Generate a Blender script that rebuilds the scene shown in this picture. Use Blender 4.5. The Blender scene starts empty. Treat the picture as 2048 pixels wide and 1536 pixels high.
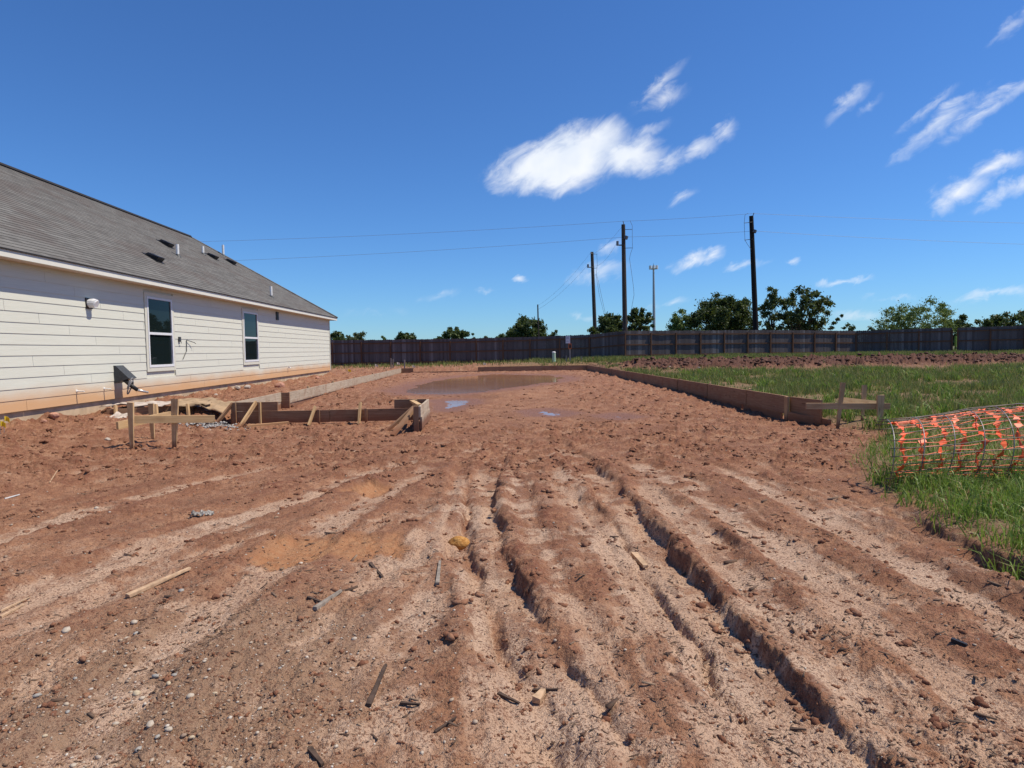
import bpy, math, random
import numpy as np
from mathutils import Matrix, Vector, Euler
rnd = random.Random(7)
RS = np.random.RandomState(11)
scene = bpy.context.scene
COL = scene.collection

# ------------------------------------------------------------------ camera
F = 1300.0                      # focal length in photo pixels (photo 2048 wide)
VPX, VPY, ROLL = 974.0, 699.0, 0.015
CAMZ = 1.5
d_ = Vector((VPX - 1024, 768 - VPY, -F)).normalized()          # world +Y seen in camera space
h_ = Vector((math.cos(ROLL), math.sin(ROLL), 0))
up_ = h_.cross(d_).normalized()
x_ = d_.cross(up_).normalized()
R_cw = Matrix((x_, d_, up_))                                   # camera vector -> world vector
cam_data = bpy.data.cameras.new('camera')
cam = bpy.data.objects.new('camera', cam_data)
COL.objects.link(cam)
cam.matrix_world = Matrix.Translation((0, 0, CAMZ)) @ R_cw.to_4x4()
cam_data.sensor_width = 36.0
cam_data.lens = F / 2048 * 36.0
cam_data.clip_start = 0.05
cam_data.clip_end = 6000
scene.camera = cam

# ------------------------------------------------------------------ exposure, sun, sky
scene.view_settings.view_transform = 'Standard'
scene.view_settings.look = 'None'
scene.view_settings.gamma = 1.0
scene.view_settings.use_curve_mapping = False
scene.view_settings.exposure = 0.10
SUN = Vector((1.0, 0.03, 1.68)).normalized()
sun_data = bpy.data.lights.new('sun', 'SUN')
sun_data.energy = 5.0
sun_data.angle = math.radians(0.53)
sun_data.color = (1.0, 0.91, 0.77)
sun = bpy.data.objects.new('sun', sun_data)
COL.objects.link(sun)
sun.rotation_euler = SUN.to_track_quat('Z', 'Y').to_euler()
sun.location = (20, 0, 40)

def ray(px, py):
    return R_cw @ Vector((px - 1024, 768 - py, -F))
def at(px, py, depth):
    """point at distance `depth` along +Y"""
    r = ray(px, py); t = depth / r.y
    return Vector((r.x * t, depth, CAMZ + r.z * t))
def G(px, py, z=0.0):
    """point on the level z"""
    r = ray(px, py); t = (z - CAMZ) / r.z
    return Vector((r.x * t, r.y * t, z))

# ------------------------------------------------------------------ node helper
class NT:
    def __init__(self, tree):
        self.t = tree; self.t.nodes.clear()
    def n(self, typ, props=None, **inp):
        nd = self.t.nodes.new(typ)
        for k, v in (props or {}).items(): setattr(nd, k, v)
        for k, v in inp.items():
            key = int(k[1:]) if (k[0] == 'i' and k[1:].isdigit()) else k.replace('_', ' ')
            s = nd.inputs[key]
            if hasattr(v, 'is_linked') or isinstance(v, bpy.types.NodeSocket): self.t.links.new(v, s)
            else: s.default_value = v
        return nd
    def math(self, op, a, b=0.0, c=0.0, clamp=False):
        return self.n('ShaderNodeMath', dict(operation=op, use_clamp=clamp), i0=a, i1=b, i2=c).outputs[0]
    def vmath(self, op, a, b=(0, 0, 0), scale=None):
        nd = self.n('ShaderNodeVectorMath', dict(operation=op), i0=a, i1=b)
        if scale is not None:
            if isinstance(scale, bpy.types.NodeSocket): self.t.links.new(scale, nd.inputs['Scale'])
            else: nd.inputs['Scale'].default_value = scale
        return nd.outputs['Value'] if op in ('LENGTH', 'DOT_PRODUCT', 'DISTANCE') else nd.outputs['Vector']
    def mix(self, fac, a, b, blend='MIX'):
        nd = self.t.nodes.new('ShaderNodeMix'); nd.data_type = 'RGBA'; nd.blend_type = blend
        for i, v in ((0, fac), (6, a), (7, b)):
            s = nd.inputs[i]
            if isinstance(v, bpy.types.NodeSocket): self.t.links.new(v, s)
            else: s.default_value = (v if i == 0 else (tuple(v) + (1,))[:4])
        return nd.outputs[2]
    def noise(self, vec, scale, detail=4, rough=0.55, dist=0.0):
        return self.n('ShaderNodeTexNoise', None, Vector=vec, Scale=scale, Detail=detail, Roughness=rough, Distortion=dist).outputs['Fac']
    def ramp(self, fac, lo, hi, a=0.0, b=1.0, smooth=True):
        nd = self.n('ShaderNodeMapRange', dict(interpolation_type='SMOOTHSTEP' if smooth else 'LINEAR'),
                    Value=fac, From_Min=lo, From_Max=hi, To_Min=a, To_Max=b)
        return nd.outputs[0]

def new_mat(name):
    m = bpy.data.materials.new(name); m.use_nodes = True
    return m, NT(m.node_tree)
def finish(nt, color, rough=0.8, bump=None, strength=0.4, dist=0.01, spec=0.3, metal=0.0, extra=None):
    out = nt.n('ShaderNodeOutputMaterial')
    p = nt.n('ShaderNodeBsdfPrincipled')
    for k, v in (('Base Color', color), ('Roughness', rough), ('Specular IOR Level', spec), ('Metallic', metal)):
        if isinstance(v, bpy.types.NodeSocket): nt.t.links.new(v, p.inputs[k])
        else: p.inputs[k].default_value = (tuple(v) + (1,))[:4] if k == 'Base Color' else v
    if bump is not None:
        b = nt.n('ShaderNodeBump', None, Strength=strength, Distance=dist, Height=bump)
        nt.t.links.new(b.outputs[0], p.inputs['Normal'])
    nt.t.links.new(p.outputs[0], out.inputs[0])
    return p

# ------------------------------------------------------------------ world: sky with thin clouds
world = bpy.data.worlds.new('World')
scene.world = world
world.use_nodes = True
W = NT(world.node_tree)
SKY_STRENGTH = 0.079
sky = W.n('ShaderNodeTexSky', dict(sky_type='NISHITA', sun_disc=False, sun_elevation=math.asin(SUN.z),
          sun_rotation=math.atan2(SUN.x, SUN.y), altitude=0.0, air_density=1.0, dust_density=0.0, ozone_density=2.5))
dirv = W.n('ShaderNodeTexCoord').outputs['Generated']
dirv = W.vmath('NORMALIZE', dirv)
nz1 = W.n('ShaderNodeTexNoise', None, Vector=dirv, Scale=7.0, Detail=5.0, Roughness=0.6).outputs['Color']
# sheared coordinate: wisps trail up and to the right
stretch = W.n('ShaderNodeMapping', dict(vector_type='TEXTURE'), Vector=dirv, Rotation=(0, math.radians(-32), 0), Scale=(1.9, 1, 0.75)).outputs[0]
nz2 = W.n('ShaderNodeTexNoise', None, Vector=stretch, Scale=34.0, Detail=6.0, Roughness=0.62, Distortion=0.5)
w1 = W.vmath('SCALE', W.vmath('SUBTRACT', nz1, (0.5, 0.5, 0.5)), scale=0.055)
w2 = W.vmath('SCALE', W.vmath('SUBTRACT', nz2.outputs['Color'], (0.5, 0.5, 0.5)), scale=0.03)
wd = W.vmath('ADD', W.vmath('ADD', dirv, w1), w2)
CLOUDS = [  # px, py, half length, half height, tilt deg (up to the right), strength
    (1120, 328, 172.05, 72, 6, 1.7), (1060, 335, 111.6, 46.8, 14, 1.4), (1165, 305, 116.25, 70.2, 10, 1.7), (1262, 318, 102.3, 46.8, 4, 1.2),
    (1340, 318, 63, 24.6, 14, 0.72), (1290, 272, 60, 16, 24, 0.55), (1402, 300, 49.5, 21.32, 24, 0.68), (1457, 258, 31.28, 24.96, 40, 0.62),
    (1312, 168, 71.76, 20.28, 38, 0.63), (1325, 200, 60.72, 23.4, 22, 0.55), (1700, 203, 55, 23.4, 36, 0.6), (1748, 215, 36.8, 12.48, 36, 0.4), (1720, 180, 36.8, 10.92, 42, 0.44),
    (1880, 255, 98, 23.4, 36, 0.69), (1975, 222, 98, 20.28, 36, 0.65), (1850, 232, 64.4, 11.7, 34, 0.44), (1990, 190, 87.4, 10.14, 28, 0.42), (2012, 48, 55.2, 15.6, 38, 0.44),
    (1918, 386, 59.4, 27.88, 20, 0.9), (1998, 338, 55.8, 21.32, 18, 0.77), (2035, 378, 72, 19.68, 24, 0.77), (1368, 390, 45, 14.76, 24, 0.5),
    (1195, 542, 85, 26, 6, 0.75), (1218, 500, 40, 18, 24, 0.5), (1392, 526, 62, 20, 10, 0.85), (1428, 514, 34, 16, 26, 0.75), (1490, 526, 62, 12, 12, 0.55),
    (1690, 562, 70, 12, 6, 0.65), (1590, 517, 18, 9, 12, 0.6), (1045, 556, 19, 10, 5, 0.65), (882, 592, 52, 12, 3, 0.38), (970, 590, 28, 10, 3, 0.42),
    (1350, 608, 58, 13, 2, 0.5), (2002, 594, 75, 16, 8, 0.6), (1790, 590, 60, 8, 4, 0.35), (1720, 628, 110, 14, 2, 0.4), (760, 622, 120, 12, 3, 0.22), (1180, 628, 60, 14, 0, 0.4)]
acc = None
for (px, py, hl, hh, tilt, s) in CLOUDS:
    c = ray(px, py).normalized()
    u0 = Vector((c.y, -c.x, 0)).normalized(); w0 = u0.cross(c).normalized()
    a = math.radians(tilt)
    u = u0 * math.cos(a) + w0 * math.sin(a); w = w0 * math.cos(a) - u0 * math.sin(a)
    rot = Matrix((u, w, c)).transposed()
    if rot.determinant() < 0: rot = Matrix((u, w, -c)).transposed()
    mp = W.n('ShaderNodeMapping', dict(vector_type='TEXTURE'), Vector=wd, Location=c, Rotation=rot.to_euler(), Scale=(hl / F, hh / F, 0.5))
    ln = W.vmath('LENGTH', mp.outputs[0])
    v = W.math('MULTIPLY_ADD', ln, -s, s, clamp=False)
    acc = v if acc is None else W.math('SMOOTH_MAX', acc, v, 0.12)
fb = nz2.outputs['Fac']
dens = W.math('ADD', acc, W.math('MULTIPLY', W.math('SUBTRACT', fb, 0.5), 1.15))
dens = W.ramp(dens, 0.02, 1.15)
dens = W.math('MULTIPLY', dens, W.ramp(acc, 0.0, 0.25))
soft = W.noise(dirv, 16.0, 3)
ccol = W.mix(W.ramp(soft, 0.3, 0.7), (0.80, 0.86, 0.95), (0.95, 0.97, 1.0))
ccol = W.vmath('SCALE', ccol, scale=1.0 / SKY_STRENGTH)
hs = W.mix(1.0, sky.outputs[0], (0.56, 0.97, 1.52), 'MULTIPLY')
final = W.mix(W.math('MULTIPLY', dens, 0.93), hs, ccol)
bg = W.n('ShaderNodeBackground', None, Color=final, Strength=SKY_STRENGTH)
wo = W.n('ShaderNodeOutputWorld', None, Surface=bg.outputs[0])

# ------------------------------------------------------------------ object helpers
def tag(o, label=None, cat=None, group=None, kind=None):
    if label: o['label'] = label
    if cat: o['category'] = cat
    if group: o['group'] = group
    if kind: o['kind'] = kind
    return o
def thing(name, label, cat, loc=(0, 0, 0), group=None):
    o = bpy.data.objects.new(name, None); COL.objects.link(o)
    o.location = loc; o.empty_display_size = 0.2
    return tag(o, label, cat, group)
WORLD = {}
def worldloc(o):
    v = Vector((0, 0, 0))
    while o is not None:
        v = v + o.location; o = o.parent
    return v
def link(name, me, mat=None, parent=None, M=None):
    """link mesh `me`; vertices are world coordinates unless M (world matrix) is given"""
    o = bpy.data.objects.new(name, me); COL.objects.link(o)
    if mat is not None and len(me.materials) == 0: me.materials.append(mat)
    if parent is not None:
        pm = parent.get('_m')
        o.parent = parent
        off = WORLD.get(parent.name, Matrix.Translation(worldloc(parent)))
        W_ = M if M is not None else Matrix.Identity(4)
        o.matrix_local = off.inverted() @ W_
        WORLD[o.name] = W_.copy()
    else:
        if M is not None: o.matrix_local = M
        WORLD[o.name] = (M.copy() if M is not None else Matrix.Identity(4))
    return o
def origin_to(o, p):
    """move an unparented mesh object's origin to p"""
    p = Vector(p); o.data.transform(Matrix.Translation(-p)); o.location = p; WORLD[o.name] = Matrix.Translation(p)
    return o

class MB:
    def __init__(self): self.v = []; self.f = []
    def add(self, vs, fs):
        b = len(self.v); self.v += [tuple(p) for p in vs]; self.f += [tuple(b + i for i in q) for q in fs]
    def box(self, x0, x1, y0, y1, z0, z1):
        self.add([(x0, y0, z0), (x1, y0, z0), (x1, y1, z0), (x0, y1, z0), (x0, y0, z1), (x1, y0, z1), (x1, y1, z1), (x0, y1, z1)],
                 [(0, 3, 2, 1), (4, 5, 6, 7), (0, 1, 5, 4), (1, 2, 6, 5), (2, 3, 7, 6), (3, 0, 4, 7)])
    def tube(self, pts, r, n=6, cap=True):
        pts = [Vector(p) for p in pts]; rings = []
        rr = r if isinstance(r, (list, tuple)) else [r] * len(pts)
        prev = None
        for i, p in enumerate(pts):
            t = (pts[min(i + 1, len(pts) - 1)] - pts[max(i - 1, 0)])
            t = t.normalized() if t.length > 1e-9 else Vector((0, 0, 1))
            if prev is None:
                a = Vector((0, 0, 1)) if abs(t.z) < 0.9 else Vector((1, 0, 0))
                s = t.cross(a).normalized()
            else:
                s = (prev - t * prev.dot(t))
                s = s.normalized() if s.length > 1e-6 else t.orthogonal().normalized()
            prev = s; w = t.cross(s)
            rings.append([p + (s * math.cos(2 * math.pi * k / n) + w * math.sin(2 * math.pi * k / n)) * rr[i] for k in range(n)])
        b = len(self.v)
        for rg in rings: self.v += [tuple(q) for q in rg]
        for i in range(len(rings) - 1):
            for k in range(n):
                a0 = b + i * n + k; a1 = b + i * n + (k + 1) % n
                self.f.append((a0, a1, a1 + n, a0 + n))
        if cap:
            self.f.append(tuple(b + k for k in range(n))[::-1]); e = b + (len(rings) - 1) * n
            self.f.append(tuple(e + k for k in range(n)))
    def mesh(self, name, smooth=False):
        me = bpy.data.meshes.new(name); me.from_pydata(self.v, [], self.f); me.update()
        if smooth: me.polygons.foreach_set('use_smooth', [True] * len(me.polygons))
        return me
    def build(self, name, mat, parent=None, smooth=False, M=None):
        return link(name, self.mesh(name, smooth), mat, parent, M)

def np_mesh(name, V, Fq, mat=None, smooth=False):
    """fast mesh from numpy: V (n,3), Fq (m,k)"""
    me = bpy.data.meshes.new(name)
    n, k = Fq.shape
    me.vertices.add(len(V)); me.vertices.foreach_set('co', np.ascontiguousarray(V, dtype=np.float32).ravel())
    me.loops.add(n * k); me.loops.foreach_set('vertex_index', np.ascontiguousarray(Fq, dtype=np.int32).ravel())
    me.polygons.add(n); me.polygons.foreach_set('loop_start', np.arange(0, n * k, k, dtype=np.int32))
    try: me.polygons.foreach_set('loop_total', np.full(n, k, dtype=np.int32))
    except Exception: pass
    if smooth: me.polygons.foreach_set('use_smooth', np.ones(n, dtype=bool))
    me.update(calc_edges=True)
    if mat is not None: me.materials.append(mat)
    return me

def beam(name, A, B, w, h, mat, parent=None, up=(0, 0, 1), point=0.0, rough=0.004, label=None):
    """sawn board from A to B; w across, h along `up`; `point` cuts the B end to a wedge"""
    A = Vector(A); B = Vector(B); L = (B - A).length
    ex = (B - A).normalized(); upv = Vector(up)
    ey = upv.cross(ex)
    if ey.length < 1e-4: ey = Vector((0, 1, 0)).cross(ex)
    ey.normalize(); ez = ex.cross(ey)
    M = Matrix((ex, ey, ez)).transposed().to_4x4(); M.translation = A
    segs = max(1, min(6, int(L / 0.8))); v = []; f = []
    bow = rnd.uniform(-1, 1) * 0.006 * min(L, 3)
    for i in range(segs + 1):
        t = i / segs; s = 1.0
        if point and i == segs: s = point
        oy = bow * math.sin(math.pi * t)
        for (a, b) in ((-1, -1), (1, -1), (1, 1), (-1, 1)):
            v.append((t * L + rnd.uniform(-rough, rough), oy + a * w / 2 * s + rnd.uniform(-rough, rough) * .4, b * h / 2 * s + rnd.uniform(-rough, rough) * .4))
    for i in range(segs):
        for k in range(4):
            a = i * 4 + k; b = i * 4 + (k + 1) % 4
            f.append((a, b, b + 4, a + 4))
    f.append((3, 2, 1, 0)); e = segs * 4; f.append((e, e + 1, e + 2, e + 3))
    me = bpy.data.meshes.new(name); me.from_pydata(v, [], f); me.update()
    o = link(name, me, mat, parent, M)
    if label: o['label'] = label
    return o

# ------------------------------------------------------------------ numpy noise
_PERM = RS.permutation(256).astype(np.int32); _PERM = np.concatenate([_PERM, _PERM])
_GA = np.linspace(0, 2 * np.pi, 256, endpoint=False); _GX = np.cos(_GA).astype(np.float32); _GY = np.sin(_GA).astype(np.float32)
def perlin(x, y):
    x = np.asarray(x, dtype=np.float32); y = np.asarray(y, dtype=np.float32)
    xi = np.floor(x); yi = np.floor(y); xf = x - xi; yf = y - yi
    xi = xi.astype(np.int32) & 255; yi = yi.astype(np.int32) & 255
    u = xf * xf * xf * (xf * (xf * 6 - 15) + 10); v = yf * yf * yf * (yf * (yf * 6 - 15) + 10)
    def g(ix, iy, fx, fy):
        h = _PERM[_PERM[ix & 255] + (iy & 255)]
        return _GX[h] * fx + _GY[h] * fy
    a = g(xi, yi, xf, yf); b = g(xi + 1, yi, xf - 1, yf); c = g(xi, yi + 1, xf, yf - 1); d = g(xi + 1, yi + 1, xf - 1, yf - 1)
    return ((a + u * (b - a)) + v * ((c + u * (d - c)) - (a + u * (b - a)))) * 1.4
def fbm(x, y, octv=4, gain=0.5, lac=2.03, ox=0.0):
    s = 0; a = 1.0; t = 0
    for i in range(octv):
        s = s + a * perlin(x + ox + 17.3 * i, y + ox * .7 + 9.1 * i); t += a; a *= gain; x = x * lac; y = y * lac
    return s / t
def sm(a, b, t):
    if a > b: return 1 - sm(b, a, t)
    t = np.clip((t - a) / (b - a), 0, 1); return t * t * (3 - 2 * t)
def lerp(a, b, t): return a + (b - a) * t
def pl_dist(x, y, pts):
    """distance to a polyline"""
    best = np.full(x.shape, 1e6, dtype=np.float32)
    sgn = np.zeros(x.shape, dtype=np.float32)
    for (ax, ay), (bx, by) in zip(pts[:-1], pts[1:]):
        dx, dy = bx - ax, by - ay; L2 = dx * dx + dy * dy + 1e-9
        t = np.clip(((x - ax) * dx + (y - ay) * dy) / L2, 0, 1)
        qx = x - (ax + t * dx); qy = y - (ay + t * dy)
        d = np.sqrt(qx * qx + qy * qy)
        m = d < best
        best = np.where(m, d, best); sgn = np.where(m, np.sign(dx * qy - dy * qx), sgn)
    return best, sgn
def poly_sd(x, y, pts):
    """signed distance to polygon, negative inside"""
    d, _ = pl_dist(x, y, pts + [pts[0]])
    ins = np.zeros(x.shape, dtype=bool)
    for (ax, ay), (bx, by) in zip(pts, pts[1:] + [pts[0]]):
        c = ((ay > y) != (by > y)) & (x < (bx - ax) * (y - ay) / (by - ay + 1e-12) + ax)
        ins ^= c
    return np.where(ins, -d, d)
def gp(lst, z=0.0):
    return [tuple(G(px, py, z)[:2]) for px, py in lst]
# ------------------------------------------------------------------ the ground: heights
RUTS = [  # points, half width, depth
    (gp([(1048, 884), (1000, 905), (968, 950), (958, 1000), (965, 1080), (985, 1150), (1030, 1230), (1080, 1320), (1150, 1430), (1230, 1560), (1330, 1750)]), .15, .075),
    (gp([(1110, 882), (1150, 910), (1200, 960), (1255, 1030), (1310, 1105), (1380, 1190), (1455, 1290), (1550, 1400), (1640, 1500), (1740, 1620), (1860, 1760)]), .155, .088),
    (gp([(1090, 890), (1120, 930), (1160, 1010), (1215, 1100), (1285, 1220), (1370, 1360), (1480, 1540), (1600, 1750)]), .12, .035),
    (gp([(920, 930), (915, 1010), (922, 1090), (945, 1180), (990, 1290), (1050, 1400), (1130, 1560)]), .09, .06),
    (gp([(1165, 1000), (1220, 1060), (1280, 1150), (1340, 1250), (1420, 1370), (1520, 1500), (1620, 1640)]), .09, .055),
    (gp([(1280, 960), (1390, 1060), (1500, 1170), (1620, 1300), (1780, 1460), (1900, 1600)]), .12, .04),
    (gp([(1010, 930), (1050, 1010), (1090, 1110), (1150, 1230), (1230, 1370), (1330, 1540)]), .08, .03),
    (gp([(1040, 885), (900, 905), (760, 935), (620, 985), (480, 1030), (330, 1080), (180, 1135), (0, 1210), (-300, 1330)]), .17, .045),
    (gp([(980, 880), (820, 888), (650, 905), (450, 950), (250, 1003), (0, 1070), (-300, 1160)]), .18, .035),
    (gp([(860, 930), (760, 985), (680, 1040), (560, 1120), (420, 1230), (250, 1400), (120, 1560)]), .16, .035),
    (gp([(930, 1000), (880, 1080), (850, 1180), (835, 1290), (820, 1420), (800, 1600)]), .13, .04),
    (gp([(1230, 900), (1350, 960), (1480, 1040), (1620, 1150), (1800, 1280), (2048, 1450)]), .14, .03),
    (gp([(1790, 1030), (1880, 1078), (1960, 1118), (2060, 1165), (2200, 1230), (2400, 1330)]), .10, .13),
    (gp([(1330, 905), (1500, 960), (1680, 1050), (1860, 1150), (2100, 1300)]), .14, .03),
]
PUDDLE_Z = 0.14
PUDDLE = gp([(806, 783), (850, 766), (918, 754), (992, 748.5), (1100, 751), (1126, 756), (1112, 763), (1068, 769), (1004, 778), (960, 784), (894, 789), (840, 789)], PUDDLE_Z)
SMALL_ZS = (.085, .055, .055)
SMALLS = [gp(p, z_) for z_, p in zip(SMALL_ZS, (
    [(866, 801), (905, 798), (952, 800), (948, 808), (915, 816), (893, 823), (872, 816), (888, 808)],
    [(1052, 823), (1090, 819), (1142, 827), (1120, 833), (1072, 832)],
    [(1205, 833), (1235, 829), (1268, 834), (1235, 838)]))]
GRASS_BANK = gp([(1722, 915), (1765, 888), (1840, 866), (2300, 850), (2500, 1300), (2090, 1185), (1985, 1105), (1880, 1045), (1800, 1000), (1745, 960)])
LEFT_PANS = [gp(p) for p in ([(500, 1110), (560, 1075), (640, 1070), (690, 1085), (640, 1115), (560, 1130)], [(640, 1100), (720, 1070), (760, 1075), (745, 1100), (690, 1120)],
             [(760, 1090), (800, 1068), (812, 1085), (785, 1105)], [(690, 985), (740, 965), (780, 968), (740, 985)])]

def base_height(x, y):
    k = sm(12.4, 13.8, y)
    z = lerp(0.0, 0.03 + .125 * sm(13.5, 20, y) + .05 * sm(20, 38, y), sm(9, 14, y))
    wl = lerp(sm(-4.4, -7.6, x), sm(-5.3, -5.7, x), k)
    z = lerp(z, 0.30 + 0 * x, wl)
    k2 = sm(11.0, 13.0, y)
    zr = .04 + .64 * np.clip((y - 10) / 36, 0, 1.2)
    wr = lerp(sm(4.5, 9, x), sm(5.92, 6.3, x), k2)
    z = lerp(z, zr, wr)
    zb = .38 + .33 * sm(-12, 12, x)
    z = lerp(z, zb, sm(38.2, 39.2, y))
    return z

def ground_fields(x, y):
    """height and soil masks at the points x, y"""
    x = np.asarray(x, dtype=np.float32); y = np.asarray(y, dtype=np.float32)
    z = base_height(x, y)
    wx = x + .18 * fbm(x * 1.3, y * 1.3, 3, ox=5) ; wy = y + .18 * fbm(x * 1.3, y * 1.3, 3, ox=31)
    broad = fbm(x * .55, y * .55, 3, ox=3)
    mid = fbm(x * 1.9, y * 1.9, 4, ox=44)
    # zones
    inpad = sm(-5.4, -5.0, x) * sm(6.1, 5.7, x) * sm(11.5, 13, y) * sm(38.4, 38, y)
    field = sm(6.0, 6.6, x) * sm(9.6, 12.5, y) * sm(60, 59, y)
    bank = sm(.25, -.25, poly_sd(wx, wy, GRASS_BANK))
    back = sm(38.2, 39, y)
    leftyard = sm(-5.3, -5.8, x) * sm(12.5, 14, y)
    green = np.clip(np.maximum(np.maximum(field, bank), back * sm(-2, 4, x)), 0, 1)
    churn = sm(5.8, 9.5, y + 1.4 * mid + 1.2 * broad) * (1 - green)                       # lumpy clay band
    churn = churn * (1 - .8 * np.exp(-((x - .9 - (y - 14) * .02) / 1.5) ** 2) * sm(11.5, 13.5, y) * sm(34, 24, y))  # smooth middle of the pad
    churn = np.maximum(churn, leftyard * .9)
    berm = np.zeros_like(x)
    bx = sm(5.8, 9.5, x + 1.2 * broad)
    yb = y - (33.6 + 1.4 * broad)
    berm = np.clip(1.8 * bx * np.exp(-(np.abs(yb) / 4.0) ** 3) * sm(-.55, .25, fbm(x * .5, y * .35, 3, ox=77) + .35), 0, 1)
    churn = np.maximum(churn, berm)
    green = green * (1 - np.clip(berm * 1.6, 0, 1))
    # relief
    near = sm(60, 10, y)
    z = z + .035 * broad * (1 - .5 * inpad) + .018 * mid
    n5 = fbm(wx * 4.2, wy * 4.2, 4, gain=.55, ox=12)
    n12 = fbm(x * 11, y * 11, 3, gain=.55, ox=91)
    n34 = fbm(x * 31, y * 31, 2, gain=.6, ox=63)
    patch = sm(-.2, .35, fbm(x * .9, y * .9, 3, ox=8) + .25)
    clod = np.maximum(0, n5 - .02)
    n70 = fbm(x * 68, y * 68, 2, gain=.6, ox=29)
    loose = sm(-.3, .3, fbm(x * 1.4, y * 1.4, 3, ox=57) + .1)          # crumbly against washed smooth
    z = z + churn * (.25 + .75 * patch) * (.085 * np.tanh(clod * 2.6) + .032 * np.abs(n12) + .016 * n34) - .012 * churn
    z = z + (1 - churn) * (.5 + .5 * loose) * (.020 * n12) + loose * (.018 * np.maximum(0, n34) + .011 * np.maximum(0, n70)) + .003 * n34
    z = z + berm * (.10 + .42 * np.maximum(0, n5 + .10) + .30 * np.maximum(0, fbm(x * 1.1, y * 1.1, 3, ox=23) + .1))
    z = z + leftyard * (.16 * np.maximum(0, fbm(x * 1.6, y * 1.2, 4, ox=51)) + .05 * np.abs(n12))
    z = z + bank * (.07 + .03 * mid)
    # berm of spoil along the left house wall
    z = z + sm(-7.2, -8.0, x) * sm(9, 11, y) * sm(36, 34, y) * .20 * np.maximum(0, fbm(x * 2.2, y * 1.1, 4, ox=71) + .10)
    # long ridges and furrows left by tyres, running with the tracks
    def along(pts, yy):
        o = sorted(((p[1], p[0]) for p in pts)); return np.interp(yy, [q[0] for q in o], [q[1] for q in o])
    nA_ = x - along(RUTS[2][0], y); nB_ = x - along(RUTS[7][0], y)
    wA = sm(-1.1, .1, x + .12 * (y - 5)); tr = sm(11.0, 7.5, y + .5 * mid) * (1 - green)
    wob = .10 * mid
    stri = wA * fbm((nA_ + wob) * 2.7, y * .30, 4, gain=.6, ox=37) + (1 - wA) * fbm((nB_ + wob) * 2.5, y * .36, 4, gain=.6, ox=53)
    z = z + tr * (.055 * stri + .022 * np.minimum(0, stri))
    strilow = sm(.08, -.22, stri) * tr
    # ruts
    sandrut = np.zeros_like(x); wall = np.zeros_like(x)
    jit = .055 * fbm(x * 7, y * 7, 4, gain=.65, ox=15) + .085 * fbm(x * 1.7, y * 1.7, 2, ox=19)
    m = (y < 13.5)
    idx = np.nonzero(m.ravel())[0]
    xs = x.ravel()[idx]; ys = y.ravel()[idx]; js = jit.ravel()[idx]
    pf = np.zeros_like(xs); dz = np.zeros_like(xs); sr = np.zeros_like(xs); wl_ = np.zeros_like(xs)
    fade = sm(12.5, 6.0, ys) ** .8
    for i, (pts, hw, dp) in enumerate(RUTS):
        d, sg = pl_dist(xs, ys, pts)
        d = d + js * sg * 1.0
        ed = .04 if dp > .05 else .10
        prof = sm(hw + ed, hw - ed * .3, d)
        bermr = np.exp(-((d - hw - .10) / .07) ** 2)
        gate = .30 + .70 * sm(-.25, .3, fbm(xs * .9 + 7 * i, ys * .9, 3, ox=33) + (.13 if i < 2 else 0))
        dz += (-dp * prof * gate + dp * .45 * bermr * gate) * fade
        pf = np.maximum(pf, prof * gate * fade)
        sr = np.maximum(sr, sm(hw + .05, hw - .08, d) * (0 if i == 12 else 1.15 if i in (7, 8) else (.6 + .4 * gate)) * (sm(12.5, 9, ys) if i in (7, 8) else fade))
        wl_ = np.maximum(wl_, bermr * gate * fade * min(1, dp / .06))
    zf = z.ravel().copy(); zb_ = base_height(xs, ys) + .02 * broad.ravel()[idx]; zf[idx] = lerp(zf[idx], zb_, .62 * pf) + dz; z = zf.reshape(x.shape)
    t = np.zeros(x.size, dtype=np.float32); t[idx] = sr; sandrut = t.reshape(x.shape)
    t = np.zeros(x.size, dtype=np.float32); t[idx] = wl_; wall = t.reshape(x.shape)
    # washed-out hole in the foreground rut
    hp = G(1075, 1475)
    hole = np.exp(-(((x - hp.x) / .10) ** 2 + ((y - hp.y) / .13) ** 2) ** 2)
    z = z - .07 * hole
    pan = np.zeros_like(x)
    for P in LEFT_PANS: pan = np.maximum(pan, sm(.12, -.05, poly_sd(wx, wy, P)))
    z = z - .03 * pan
    # puddles
    wet = np.zeros_like(x)
    nn = .35 * fbm(x * .9, y * .55, 3, ox=27)
    mP = (y > 12) & (y < 39)
    sd = np.full(x.shape, 9.0, dtype=np.float32)
    xi = x[mP]; yi = y[mP]
    sdp = poly_sd(xi * 1.0, yi, PUDDLE) + nn[mP] * 1.3
    sd[mP] = sdp
    z = np.where(sd < 3.0, lerp(np.clip(PUDDLE_Z + np.clip(sd, -1.2, 3) * .035 + .018 * n5 * sm(-1, 1, sd) + (z - base_height(x, y)) * sm(.2, 2.5, sd), -1, 2), z, sm(1.9, 3.0, sd)), z)
    wet = np.maximum(wet, sm(1.6, .1, sd))
    for P, SMALL_Z in zip(SMALLS, SMALL_ZS):
        s2 = np.full(x.shape, 9.0, dtype=np.float32); s2[mP] = poly_sd(xi, yi, P) + nn[mP] * .5
        z = np.where(s2 < .9, lerp(SMALL_Z + np.clip(s2, -.5, .9) * .05 + .014 * n12, z, np.maximum(sm(.25, .9, s2), sm(1.2, .5, sd))), z)
        wet = np.maximum(wet, sm(.6, .0, s2))
    # soil masks
    low = sm(.06, -.14, n5 * .6 + mid * .5)
    gsand = G(1780, 1340); gc = G(1500, 1080)
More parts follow.
